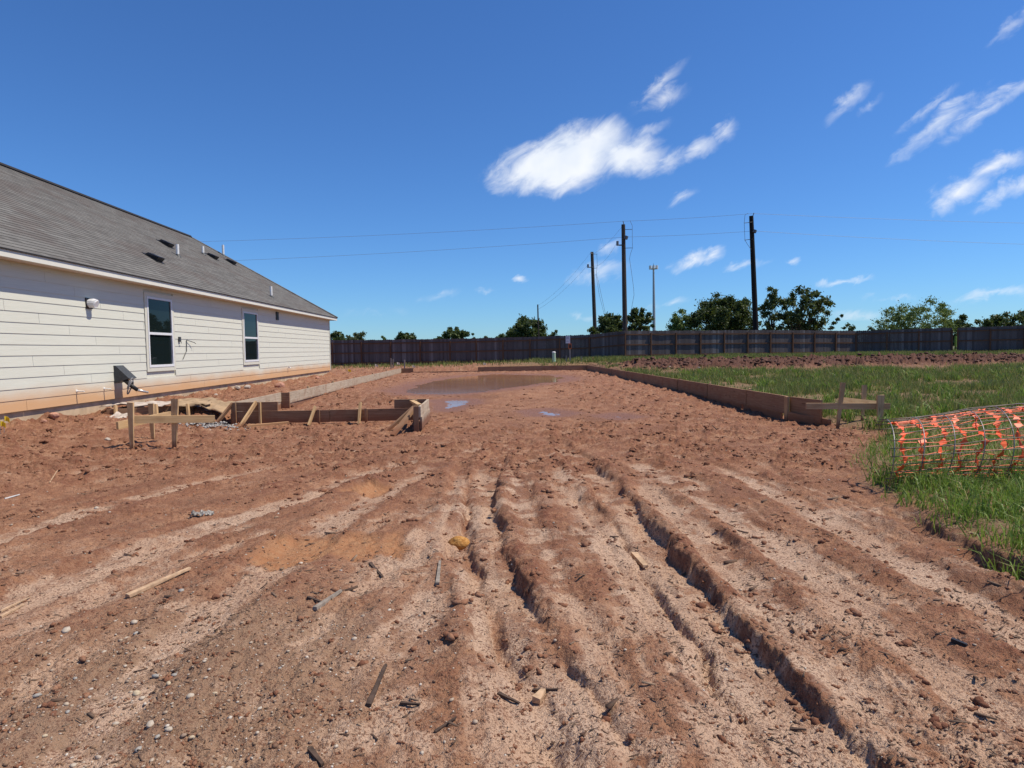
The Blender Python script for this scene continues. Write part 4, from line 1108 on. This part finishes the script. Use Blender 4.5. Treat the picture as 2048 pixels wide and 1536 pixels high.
for i, (px, py, r) in enumerate(PEB):
    p = G(px, py); s = r * p.y / F * .85; z = hz(p.x, p.y)
    k = i % 6
    o = link('pebble', pebmeshes[k], None, None, Matrix.Translation((p.x, p.y, z + s * .18)) @ Matrix.Rotation(rnd.uniform(0, 6.28), 4, 'Z') @ Matrix.Diagonal((s * rnd.uniform(.9, 1.35), s * .8, s * .62, 1)))
    tag(o, ('smooth cream pebble among the fine gravel in the lower left', 'small grey pebble among the fine gravel in the lower left', 'small tan pebble among the fine gravel in the lower left')[(0, 0, 0, 1, 1, 2)[k]], 'pebble', 'pebbles in the gravel patch')
m_stickd = simple('dark_wet_stick', (.075, .048, .034), .9, .3, 30, bump=.4)
m_stickg = simple('grey_dry_stick', (.25, .21, .17), .9, .25, 30, bump=.4)
m_stickp = simple('pale_split_wood', (.46, .31, .19), .9, .2, 30, bump=.3)
STK = [((255, 1195), (380, 1146), .035, m_stickp, 'wood_sliver', 'long pale split board sliver lying in the left foreground mud'),
       ((0, 1213), (60, 1184), .016, m_stickp, 'wood_sliver', 'pale thin sliver at the left edge, upper of two'),
       ((0, 1226), (48, 1200), .018, m_stickp, 'wood_sliver', 'pale thin sliver at the left edge, lower of two'),
       ((737, 1410), (772, 1333), .022, m_stickd, 'stick', 'straight dark stick casting a shadow left of centre in the foreground'),
       ((630, 1225), (682, 1188), .030, m_stickg, 'stick', 'weathered grey stick with a forked end in the chips left of centre'),
       ((616, 1200), (642, 1213), .020, m_stickd, 'stick', 'short dark stick crossing the end of the weathered grey one'),
       ((1268, 1090), (1290, 1114), .055, m_stickp, 'wood_block', 'yellowish splintered wood block in the right wheel rut'),
       ((1065, 1345), (1116, 1357), .014, m_stickd, 'stick', 'thin dark stick across the sandy middle rut'),
       ((996, 1377), (1038, 1391), .016, m_stickd, 'stick', 'dark stick at the left lip of the middle rut'),
       ((620, 1498), (645, 1524), .020, m_stickd, 'stick', 'stubby dark stick near the bottom edge left of centre'),
       ((875, 1170), (880, 1125), .024, m_stickg, 'stick', 'grey flat stick pointing away below the ochre rock'),
       ((1902, 1288), (1934, 1298), .028, m_black, 'plastic_shard', 'black plastic shard on the pale sand at the right'),
       ((10, 1005), (40, 998), .016, m_pvc, 'pipe_offcut', 'short white pipe offcut at the left edge of the mud'),
       ((100, 975), (122, 948), .010, m_stickp, 'stake_sliver', 'thin pale sliver standing in the mud below the yellow flags'),
       ((1580, 1428), (1612, 1432), .014, m_stickd, 'stick', 'dark stick lying in the deep right rut'),
       ((870, 1458), (912, 1438), .012, m_stickd, 'stick', 'slender dark twig just left of the washed-out hole'),
       ((800, 1404), (840, 1412), .014, m_stickd, 'stick', 'dark flat twig between the straight stick and the middle rut'),
       ((1072, 1370), (1086, 1352), .040, m_stickp, 'wood_block', 'small yellowish wood chunk in the middle rut'),
       ((740, 1125), (765, 1150), .022, m_stickd, 'stick', 'dark wedge of bark between the clay pans')]
for (a, b, w, mat, nm, lab) in STK:
    A = G(*a); B = G(*b)
    A.z = hz(A.x, A.y) + w * .45; B.z = hz(B.x, B.y) + w * .45
    o = beam(nm, A, B, w, w * .7, mat, rough=w * .16, point=.6)
    tag(o, lab, nm.replace('_', ' '))
# crumpled foil bag
m_foil = simple('silver_foil', (.24, .22, .20), .5, .6, 40, metal=.2, bump=.8)
p = G(405, 1032); o = sheet('plastic_wrapper', m_foil, Vector((p.x, p.y, hz(p.x, p.y) + .03)), (.19), .08, .05, 21, 22, 12, tilt=(.2, .1, .3), label='crumpled silver plastic wrapper on the pale wheel track', cat='wrapper', th=.002, freq=7)

# ------------------------------------------------------------------ flags, stakes and pedestals near the fence
m_yel = simple('yellow_flag_plastic', (.75, .50, .02), .5); m_wht = simple('pale_flag_plastic', (.75, .68, .50), .5)
def flag(px, ytop, ybot, dep, mat, lab, s=.11):
    b = at(px, ybot, dep); t = at(px, ytop, dep); zz = hz(b.x, b.y)
    r = thing('survey_flag', lab, 'marker flag', (b.x, b.y, zz), 'survey flags')
    mb = MB(); mb.tube([(b.x, b.y, zz - .05), (t.x, t.y, t.z)], .004 + dep * .0001, 5); mb.build('wire_stem', m_galv, r)
    mb = MB(); n = 5; vs = []
    for i in range(n):
        u_ = i / (n - 1); wv = .02 * math.sin(u_ * 5)
        vs += [(t.x + u_ * s * 1.1, t.y + wv, t.z - u_ * .05 * s * 8), (t.x + u_ * s * 1.1, t.y + wv + .003, t.z - s * .9 - u_ * .03)]
    mb.add(vs, [(2 * i, 2 * i + 1, 2 * i + 3, 2 * i + 2) for i in range(n - 1)])
    o = mb.build('flag', mat, r); md = o.modifiers.new('t', 'SOLIDIFY'); md.thickness = .002
flag(8, 832, 868, 10.4, m_yel, 'yellow flag by the house wall, upper of two at the left edge', .085)
flag(0, 842, 872, 10.2, m_yel, 'yellow flag by the house wall, lower of two at the left edge', .085)
flag(696, 738, 748, 33, m_yel, 'small yellow flag on the dirt beyond the house corner', .14)
flag(750, 728, 738, 40, m_wht, 'pale flag low in front of the dark fence, leftmost of the far flags', .17)
flag(794, 724, 736, 41, m_wht, 'pale flag just right of the pair of stakes', .17)
flag(825, 730, 738, 39, m_wht, 'pale flag at the far left corner of the form', .15)
flag(967, 725, 736, 40, m_wht, 'pale flag in the middle behind the back form', .15)
m_grade = wood('grey_grade_stake', (.30, .26, .21), (.40, .35, .29), dirt_amt=.2)
def grade(px, y0, y1, dep, w, lab, mat=None, nm='survey_stake'):
    a = at(px, y0, dep); b = at(px, y1, dep); zz = min(hz(b.x, b.y), b.z)
    o = beam(nm, (a.x, a.y, a.z), (b.x, b.y, zz - .05), .03, w, mat or m_grade, None, up=(1, 0, 0)); tag(o, lab, 'stake', 'survey stakes')
grade(782, 716, 737, 39.0, .06, 'left one of two close grey stakes at the far left corner of the form')
grade(786, 718, 737, 39.2, .06, 'right one of two close grey stakes at the far left corner of the form')
grade(809, 719.5, 735, 38.6, .08, 'lone grey stake standing on the far left corner of the form')
grade(1163, 713, 727, 41, .08, 'short grey stake right of the notice post')
grade(1186, 715, 731, 39.5, .05, 'orange-topped stake at the far right corner of the form', wood('orange_stake_lumber', (.40, .14, .05), (.5, .2, .08)))
grade(1132.5, 711, 729, 39.6, .06, 'thin grey stake standing close left of the notice post')
# notice post
b = at(1141, 729, 39.8); t = at(1137, 673, 39.8)
npst = thing('notice_post', 'leaning wooden post with a white notice and an orange box in front of the fence', 'notice post', (b.x, b.y, .35))
beam('post', (b.x, b.y, .3), (t.x + .06, t.y, t.z), .05, .09, m_grade, npst, up=(1, 0, 0))
p0 = at(1136, 672, 39.7); p1 = at(1136, 686.5, 39.7)
mb = MB(); mb.box(p0.x - .15, p0.x + .12, p0.y - .05, p0.y - .035, p1.z, p0.z); nb_ = mb.build('notice_sheet', simple('white_notice', (.62, .64, .66), .6, .05), npst)
mb = MB()
for k, zf in enumerate((.15, .27, .39, .72)):
    zz = p0.z + (p1.z - p0.z) * zf; mb.box(p0.x - .12, p0.x + .06 - .03 * (k % 2), p0.y - .0535, p0.y - .051, zz - .012, zz + .012)
mb.build('print', simple('grey_print', (.25, .27, .3), .7), nb_)
p0 = at(1139.5, 687, 39.7); p1 = at(1139.5, 698, 39.7)
mb = MB(); mb.box(p0.x - .09, p0.x + .09, p0.y - .12, p0.y - .03, p1.z, p0.z); bx_ = mb.build('permit_box', simple('orange_box', (.50, .13, .03), .6), npst)
mb = MB(); mb.box(p0.x - .055, p0.x + .055, p0.y - .124, p0.y - .121, p1.z + .06, p0.z - .06); mb.build('opening', m_black, bx_)
# telecom pedestal
b = at(1108, 729, 41.5); t = at(1108, 703, 41.5); zz = hz(b.x, b.y)
ped = thing('telecom_pedestal', 'pale green utility pedestal with a domed cap before the fence', 'pedestal', (b.x, b.y, zz))
mb = MB(); mb.tube([(b.x, b.y, zz - .05), (b.x, b.y, t.z - .08)], .11, 14); mb.build('body', m_green, ped, smooth=False)
mb = MB(); mb.tube([(b.x, b.y, t.z - .08), (b.x, b.y, t.z - .03), (b.x, b.y, t.z)], [.12, .11, .06], 14); mb.build('cap', m_pvc, ped)
mb = MB(); mb.box(b.x - .16, b.x + .16, b.y - .16, b.y + .16, zz - .05, zz + .05); mb.build('foot', m_green, ped)
b = at(1130.5, 729, 39.9); t = at(1130.5, 714, 39.9)
wm = thing('meter_riser', 'dark pipe riser with a grey cap left of the notice post', 'pipe riser', (b.x, b.y, .35))
mb = MB(); mb.tube([(b.x - .07, b.y, .3), (b.x - .07, b.y, t.z)], .03, 8); mb.tube([(b.x + .08, b.y, .3), (b.x + .08, b.y, t.z - .03)], .03, 8); mb.build('pipe', m_black, wm)
mb = MB(); mb.box(b.x - .13, b.x + .13, b.y - .05, b.y + .05, t.z, t.z + .06); mb.build('cap', m_dgrey, wm)
# ------------------------------------------------------------------ roll of wire mesh with orange netting
m_mesh = simple('rusty_wire', (.13, .11, .10), .55, .25, 30, metal=.35)
m_meshl = simple('bright_wire', (.27, .25, .23), .45, .2, 30, metal=.45)
m_orange, N = new_mat('orange_netting')
finish(N, N.mix(N.noise(N.n('ShaderNodeTexCoord').outputs['Object'], 6, 3), (.86, .085, .016), (.94, .16, .035)), .5, spec=.35)
rx0 = 4.20; RLEN = 3.4; RYC, RAD = 6.68, .48
def roll_pt(x, a, r=1.0):
    """a: angle round the roll, 0 = front bottom... squashed cylinder that opens to the right"""
    s = (x - rx0) / RLEN
    ry = RAD * (1.0 + .25 * s) * r; rc = .335 + .058 * min(1.0, max(0.0, s) * 3.5); rz = rc * r
    yc = RYC + .12 * s; sag = .03 * math.sin(x * 2.3)
    zg = hz_roll
    yy = yc - ry * math.cos(a)
    return Vector((x + .02 * math.sin(a * 2) + (yy - RYC) * .45, yy, zg + rc - rz * math.sin(a + math.pi) + sag * math.sin(a)))
hz_roll = hz(5.0, 6.6) - .03
roll = thing('wire_mesh_roll', 'loose roll of welded wire mesh lying on the grass at the right edge', 'wire mesh', (rx0 + 1, RYC, hz_roll))
for k in range(12):
    x = rx0 + .005 + k * .30
    mb = MB(); a0, a1 = -2.0 + .0 * k, 2.6
    mb.tube([roll_pt(x + (.008 * math.sin(j * .35 + k)), a0 + (a1 - a0) * j / 26, 1 + .012 * math.sin(j * .4 + k)) for j in range(27)], .0052, 5)
    mb.build('hoop_wire', m_meshl, roll, smooth=True)
for k in range(19):
    a = -2.0 + k * 4.6 / 18
    if a < -1.2 and k % 2: continue
    mb = MB(); mb.tube([roll_pt(rx0 - .04 + j * .2, a + .03 * math.sin(j * .7 + k), 1 + .012 * math.sin(j * .9 + k)) for j in range(19)], .0042, 5)
    mb.build('long_wire', m_mesh, roll, smooth=True)
net = thing('safety_net', 'bright orange plastic safety netting bundled inside the wire mesh roll', 'safety net', (rx0 + 1, RYC, hz_roll))
for k in range(16):
    x0 = rx0 + .10 + k * .20
    mb = MB(); n = 45
    prev = None
    for j in range(n):
        a = -1.4 + 3.3 * j / (n - 1); ph = (j + k) % 4
        wdt = (.005, .012, .032, .012)[ph] * (1.25 if j > 20 else .8)
        c = roll_pt(x0 + .03 * math.sin(j * .45 + k), a, .90 + .05 * math.sin(j * .55 + k * 2))
        tw = .3 * math.sin(j * .5 + k)
        l_ = c + Vector((-wdt, wdt * tw, .01 * math.sin(j * 2.1))); r_ = c + Vector((wdt, -wdt * tw, .01 * math.cos(j * 1.7)))
        mb.v += [tuple(l_), tuple(r_)]
        if j: b = len(mb.v); mb.f.append((b - 4, b - 3, b - 1, b - 2))
    o = mb.build('net_band', m_orange, net); md = o.modifiers.new('t', 'SOLIDIFY'); md.thickness = .003
for j in range(19):
    a = -1.5 + 3.5 * j / 18
    mb = MB(); pts = [roll_pt(rx0 + .06 + i * .1, a + .05 * math.sin(i * .8 + j * 2), .90 + .03 * math.sin(i * .6 + j)) for i in range(34)]
    mb.tube(pts, .0034, 4); mb.build('net_strand', m_orange, net)

# ------------------------------------------------------------------ grass
def grass_mat(name, c1, c2, c3):
    m, N = new_mat(name)
    ri = N.n('ShaderNodeNewGeometry').outputs['Random Per Island']
    out = N.n('ShaderNodeOutputMaterial')
    col = N.mix(N.ramp(ri, 0, .85, 0, 1, False), c1, c2); col = N.mix(N.ramp(ri, .88, .95), col, c3)
    df = N.n('ShaderNodeBsdfPrincipled', None, Base_Color=col, Roughness=.5); df.inputs['Specular IOR Level'].default_value = .3
    tr = N.n('ShaderNodeBsdfTranslucent', None, Color=col)
    mx = N.n('ShaderNodeMixShader', None, i0=.35, i1=df.outputs[0], i2=tr.outputs[0])
    N.t.links.new(mx.outputs[0], out.inputs[0]); return m
def blades(X, Y, Z, H, Wd, seed, seg=1, lean=.5):
    rs = np.random.RandomState(seed); n = len(X)
    a = rs.uniform(0, 2 * np.pi, n); b = rs.uniform(0, 2 * np.pi, n); ln = rs.uniform(.1, lean, n) * H
    sx, sy = np.cos(a) * Wd / 2, np.sin(a) * Wd / 2; lx, ly = np.cos(b) * ln, np.sin(b) * ln
    P0 = np.stack([X - sx, Y - sy, Z - .01], 1); P1 = np.stack([X + sx, Y + sy, Z - .01], 1)
    if seg == 1:
        P2 = np.stack([X + lx, Y + ly, Z + H], 1)
        return np.stack([P0, P1, P2], 1).reshape(-1, 3), np.arange(3 * n).reshape(-1, 3)
    Q0 = np.stack([X - sx * .8 + lx * .35, Y - sy * .8 + ly * .35, Z + H * .6], 1); Q1 = np.stack([X + sx * .8 + lx * .35, Y + sy * .8 + ly * .35, Z + H * .6], 1)
    P2 = np.stack([X + lx * 1.2, Y + ly * 1.2, Z + H * (1 - .25 * (ln / H))], 1)
    V = np.stack([P0, P1, Q1, Q0, P2], 1).reshape(-1, 3); k = np.arange(n)[:, None] * 5
    T = np.concatenate([k + np.array([[0, 1, 2]]), k + np.array([[0, 2, 3]]), k + np.array([[3, 2, 4]])], 0)
    return V, T
m_g1 = grass_mat('fresh_grass', (.105, .180, .024), (.235, .345, .060), (.38, .31, .13))
m_g2 = grass_mat('field_grass', (.110, .150, .034), (.250, .285, .080), (.38, .30, .14))
rs = np.random.RandomState(5)
# bank by the mesh roll
n = 62000
X = rs.uniform(2.6, 8.5, n); Y = rs.uniform(3.6, 10.5, n)
fl = ground_fields(X[None], Y[None])
cl = fbm(X * 2.2, Y * 2.2, 3, ox=7)
keep = (rs.rand(n) < np.where((Y > 6.9) & (X > 4.1), .30, 1) * np.clip(fl['bank'][0] * (.95 + 1.9 * cl), 0.0, 1)) & (fl['bank'][0] > .12)
X, Y, Z = X[keep], Y[keep], fl['z'][0][keep]; cl = cl[keep]
V, T = blades(X, Y, Z, rs.uniform(.05, .22, len(X)) * (1 + .8 * cl), rs.uniform(.005, .013, len(X)), 1, seg=2, lean=1.3)
tag(link('bank_grass', np_mesh('bank_grass', V, T, m_g1)), kind='stuff')
# open field right of the form and strip before the fence
n = 290000
Y = 9.5 + (52 - 9.5) * rs.rand(n) ** 1.35; X = 5.9 + (Y * .92 - 4.5) * rs.rand(n)
n2 = 60000
Y2_ = rs.uniform(38.6, 50, n2); X2_ = rs.uniform(-14, 30, n2)
X = np.concatenate([X, X2_]); Y = np.concatenate([Y, Y2_])
fl = ground_fields(X[None], Y[None])
pat = fbm(X * .45, Y * .45, 3, ox=9) + .5 * fbm(X * 1.9, Y * 1.9, 2, ox=2)
prob = np.clip(.42 + 2.0 * pat + .5 * np.clip((Y - 20) / 12, -.6, .6), .02, 1) * fl['green'][0] * (1 - fl['bank'][0])
prob = np.where(fl['berm'][0] > .25, prob * .06, prob)
leftb = (X < 3) & (Y > 38); prob = np.where(leftb, np.where(Y > 43, .35, .10) * np.clip(.6 + pat, 0, 1), prob)
keep = (rs.rand(len(X)) < prob)
X, Y, Z, pt_ = X[keep], Y[keep], fl['z'][0][keep], pat[keep]
H = rs.uniform(.07, .22, len(X)) * (1 + .9 * np.clip(pt_, -.4, 1)) * np.where(Y > 38.5, 1.15, 1.0)
V, T = blades(X, Y, Z, H, .006 + .0011 * Y * rs.uniform(.6, 1.3, len(X)), 2, seg=1, lean=.7)
tag(link('field_grass', np_mesh('field_grass', V, T, m_g2)), kind='stuff')
nt_ = 420; Yt = 9.8 + 20 * rs.rand(nt_) ** 1.3; Xt = 6.2 + (Yt * .92 - 5.0) * rs.rand(nt_)
flt = ground_fields(Xt[None], Yt[None]); kt = (flt['bank'][0] < .3) & (flt['berm'][0] < .2) & (rs.rand(nt_) < np.clip(.5 + fbm(Xt * .5, Yt * .5, 2, ox=9), .1, 1)); Xt, Yt = Xt[kt], Yt[kt]
Xt = np.repeat(Xt, 34) + rs.normal(0, .07, len(Xt) * 34); Yt = np.repeat(Yt, 34) + rs.normal(0, .07, len(Yt) * 34)
V, T = blades(Xt, Yt, hzs(Xt, Yt), rs.uniform(.12, .36, len(Xt)), rs.uniform(.007, .014, len(Xt)) + .0005 * Yt, 12, seg=2, lean=.9)
tag(link('grass_tufts', np_mesh('grass_tufts', V, T, m_g1)), kind='stuff')
print('grass blades', len(X))

# ------------------------------------------------------------------ crumbs of soil, chips and gravel
def ico(sub):
    import bmesh
    bm = bmesh.new(); bmesh.ops.create_icosphere(bm, subdivisions=sub, radius=1.0)
    v = np.array([p.co for p in bm.verts]); f = np.array([[q.index for q in t.verts] for t in bm.faces]); bm.free(); return v, f
def scatter_rocks(X, Y, Z, S, seed, sub=1, squash=.7, sink=.2, jitter=.28):
    rs = np.random.RandomState(seed); v0, f0 = ico(sub); n = len(X); k = len(v0)
    J = 1 + jitter * rs.uniform(-1, 1, (n, k))
    a = rs.uniform(0, 2 * np.pi, n); ca, sa = np.cos(a)[:, None], np.sin(a)[:, None]
    sx = S * rs.uniform(.8, 1.4, n); sy = S * rs.uniform(.7, 1.1, n); sz = S * squash * rs.uniform(.7, 1.1, n)
    x = v0[None, :, 0] * J * sx[:, None]; y = v0[None, :, 1] * J * sy[:, None]; z = v0[None, :, 2] * J * sz[:, None]
    V = np.stack([X[:, None] + x * ca - y * sa, Y[:, None] + x * sa + y * ca, (Z + sz * (1 - 2 * sink) * .6)[:, None] + z], 2).reshape(-1, 3)
    T = (np.arange(n)[:, None, None] * k + f0[None]).reshape(-1, 3)
    return V, T
def island_mat(name, stops, rough=.9, spec=.2, bump=True):
    m, N = new_mat(name)
    ri = N.n('ShaderNodeNewGeometry').outputs['Random Per Island']
    pos = N.n('ShaderNodeTexCoord').outputs['Object']
    cr = N.n('ShaderNodeValToRGB', None, Fac=ri); e = cr.color_ramp.elements
    e[0].position = 0; e[0].color = stops[0] + (1,); e[1].position = 1; e[1].color = stops[-1] + (1,)
    for i, s in enumerate(stops[1:-1]): q = e.new((i + 1) / (len(stops) - 1)); q.color = s + (1,)
    n = N.noise(pos, 60, 3)
    c = N.mix(N.ramp(n, .35, .65, 0, .35), cr.outputs[0], (.16, .075, .048))
    finish(N, c, rough, bump=N.noise(pos, 140, 3) if bump else None, strength=.6, dist=.01, spec=spec); return m
def sample(n, y0, y1, seed, p=-1.0, x0=-.82, x1=.9):
    rs = np.random.RandomState(seed)
    u = rs.rand(n); Y = (y0 ** p + u * (y1 ** p - y0 ** p)) ** (1 / p)
    X = rs.uniform(x0, x1, n) * (Y + .6)
    return X, Y
# clods of clay
X, Y = sample(26000, 2.0, 36, 21, p=-.6)
fl = ground_fields(X[None], Y[None])
inlot = (X > -8.1) & ~((X > 5.8) & (Y > 12) & (fl['berm'][0] < .3))
wgt = np.clip(.16 + 1.0 * fl['churn'][0] * (fbm(X * .9, Y * .9, 3, ox=8) + .5) + .5 * fl['clay'][0] * (fbm(X * 3, Y * 3, 2, ox=18) + .1), 0, 1) * (1 - .95 * fl['wet'][0]) * (1 - fl['green'][0]) * (1 - fl['pan'][0])
keep = (rs.rand(len(X)) < wgt) & inlot
X, Y, Z = X[keep], Y[keep], fl['z'][0][keep]
S = (.0025 + .0024 * Y) * np.exp(rs.normal(0, .5, len(X))) ; S = np.clip(S, .003, .05)
nb_ = 1500; Yb = rs.uniform(29.5, 38, nb_); Xb = rs.uniform(6.5, 36, nb_)
flb = ground_fields(Xb[None], Yb[None]); kb = flb['berm'][0] > .35
m_clod = island_mat('clay_clods', [(.14, .056, .032), (.20, .088, .048), (.28, .130, .072), (.32, .175, .105), (.17, .070, .040)])
sel = np.argsort(-S / (Y + 4))[:4300]; X, Y, Z, S = X[sel], Y[sel], Z[sel], S[sel]
K = 4; off = rs.normal(0, .62, (len(X), K, 2)); Xc = (X[:, None] + off[..., 0] * S[:, None]).ravel(); Yc = (Y[:, None] + off[..., 1] * S[:, None]).ravel()
Sc = np.repeat(S, K) * rs.uniform(.30, .72, len(Xc))
V, T = scatter_rocks(Xc, Yc, np.repeat(Z, K), Sc, 3, 1, .75, .38, .42)
tag(link('clay_clods', np_mesh('clay_clods', V, T, m_clod, smooth=False)), kind='stuff'); print('clods', len(X), len(T))
V, T = scatter_rocks(Xb[kb], Yb[kb], flb['z'][0][kb], rs.uniform(.04, .12, kb.sum()), 13, 2, .6, .35, .3)
tag(link('berm_clods', np_mesh('berm_clods', V, T, island_mat('berm_clods', [(.05, .026, .020), (.09, .045, .033), (.13, .070, .052), (.06, .03, .024)]))), kind='stuff')
# gravel
X, Y = sample(24000, 1.9, 9.5, 22, p=-.8)
fl = ground_fields(X[None], Y[None])
wgt = np.clip(.95 * fl['gravel'][0] + .10, 0, 1) * (1 - fl['green'][0])
keep = rs.rand(len(X)) < wgt
X, Y, Z = X[keep], Y[keep], fl['z'][0][keep]
S = np.clip(.0032 * np.exp(rs.normal(.15, .45, len(X))), .0015, .013) * np.clip(.6 + Y * .18, 1, 2)
m_grav = island_mat('fine_gravel', [(.17, .10, .062), (.24, .15, .09), (.30, .20, .125), (.27, .20, .15), (.40, .31, .22), (.50, .43, .34), (.58, .52, .44)], .7, bump=False)
V, T = scatter_rocks(X, Y, Z, S, 4, 1, .7, .2, .15) if False else scatter_rocks(X, Y, Z, S, 4, 1, .7, .2, .15)
tag(link('fine_gravel', np_mesh('fine_gravel', V, T, m_grav, smooth=True)), kind='stuff'); print('gravel', len(X))
# wood chips and straw
X, Y = sample(56000, 1.9, 13, 23, p=-.7)
fl = ground_fields(X[None], Y[None])
gsx = G(1800, 1250)
zone = np.exp(-(((X - gsx.x) / 1.6) ** 2 + ((Y - gsx.y) / 2.2) ** 2)) + .8 * np.exp(-(((X + 1.3) / 1.0) ** 2 + ((Y - 4.3) / 1.3) ** 2)) + .35 * np.exp(-(((X + 2.8) / 1.6) ** 2 + ((Y - 5.2) / 2.0) ** 2))
pt_ = fbm(X * 1.6, Y * 1.6, 3, ox=66)
wgt = np.clip((zone * (.60 + 1.6 * pt_) + .07), 0, 1) * (1 - fl['green'][0] * .6) * (1 - fl['wet'][0])
keep = rs.rand(len(X)) < wgt
X, Y, Z = X[keep], Y[keep], fl['z'][0][keep]; n = len(X)
Ln = np.clip(.012 * np.exp(rs.normal(0, .6, n)), .006, .09) * np.clip(.6 + Y * .12, 1, 1.8); Wd = Ln * rs.uniform(.07, .30, n); Th = Wd * .45
a = rs.normal(.5, .9, n); tl = rs.normal(0, .22, n)
ex = np.stack([np.cos(a) * np.cos(tl), np.sin(a) * np.cos(tl), np.sin(tl)], 1); ey = np.stack([-np.sin(a), np.cos(a), 0 * a], 1); ez = np.cross(ex, ey)
C = np.stack([X, Y, Z + Th * .6 + np.abs(np.sin(tl)) * Ln * .3], 1)
cor = []
for (i, j, k) in ((-1, -1, -1), (1, -.5, -1), (1, .5, -1), (-1, 1, -1), (-1, -1, 1), (1, -.5, 1), (1, .5, 1), (-1, 1, 1)):
    cor.append(C + ex * (i * Ln / 2)[:, None] + ey * (j * Wd / 2)[:, None] + ez * (k * Th / 2)[:, None])
V = np.stack(cor, 1).reshape(-1, 3)
Fq = (np.arange(n)[:, None, None] * 8 + np.array([(4, 5, 6, 7), (0, 1, 5, 4), (1, 2, 6, 5), (2, 3, 7, 6), (3, 0, 4, 7)])[None]).reshape(-1, 4)
m_chip = island_mat('wood_chips', [(.055, .036, .026), (.10, .066, .046), (.16, .11, .075), (.085, .058, .042), (.28, .20, .135)], .9, bump=False)
tag(link('wood_chips', np_mesh('wood_chips', V, Fq, m_chip)), kind='stuff'); print('chips', n)
# pale crushed stone heap by the cardboard
c0 = at(418, 826, 12.8)
X = rs.normal(c0.x, .30, 420); Y = rs.normal(c0.y, .16, 420); Z = hzs(X, Y) + .06 * np.exp(-((X - c0.x) / .3) ** 2 - ((Y - c0.y) / .18) ** 2)
V, T = scatter_rocks(X, Y, Z, rs.uniform(.012, .032, 420), 8, 1, .8, .2, .25)
tag(link('crushed_stone', np_mesh('crushed_stone', V, T, island_mat('crushed_limestone', [(.36, .35, .33), (.46, .45, .42), (.30, .28, .26)], .9))), kind='stuff')
# broken rocks on the spoil beside the house and in the far berm
m_chunk = [simple('pale_rubble', (.42, .36, .30), .9, .2, 5), simple('pink_rubble', (.42, .22, .15), .9, .2, 5), simple('brown_rubble', (.22, .12, .08), .9, .2, 5)]
RUB = [(352, 792, 9, 1, 'pink clay lump near the wall behind the batter board'), (432, 790, 6, 0, 'pale rubble piece lying left of its neighbours on the spoil bank'), (475, 781, 8, 0, 'white rubble piece in the middle of the spoil bank by the house'), (495, 780, 8, 0, 'upright pale rubble piece on the spoil bank by the house'),
       (108, 838, 14, 1, 'large pink clay lump at the foot of the house wall'), (88, 846, 8, 1, 'smaller pink clay lump at the foot of the house wall'), (635, 757, 7, 1, 'pinkish rubble piece on the spoil near the house corner'), (592, 757, 6, 2, 'dark rubble piece on the spoil near the house corner'), (560, 773, 14, 1, 'long pink clay slab on the spoil outside the left form'),
       (288, 900, 8, 2, 'dark clod beside the front left batter stake'), (216, 892, 7, 0, 'pale clod left of the batter board stakes'), (1340, 731, 4, 0, 'white rubble speck on the far dirt berm left of centre'), (1398, 731, 4, 0, 'white rubble speck on the far dirt berm right of its neighbour'), (1712, 729, 4, 0, 'white rubble speck on the far berm behind the right batter board')]
for i, (px, py, r, k, lab) in enumerate(RUB):
    zz = .33 if px < 700 and py < 850 else (.06 if py > 850 else .62)
    p = G(px, py, zz); s = r * p.y / F * .8
    me = rock_mesh('rubble', 70 + i, 2, .3); me.materials.append(m_chunk[k])
    o = link('rubble', me, None, None, Matrix.Translation((p.x, p.y, hz(p.x, p.y) + s * .35)) @ Matrix.Rotation(i * 1.3, 4, 'Z') @ Matrix.Diagonal((s * 1.15, s * .8, s * .75, 1)))
    tag(o, lab, 'rubble', 'rubble pieces')
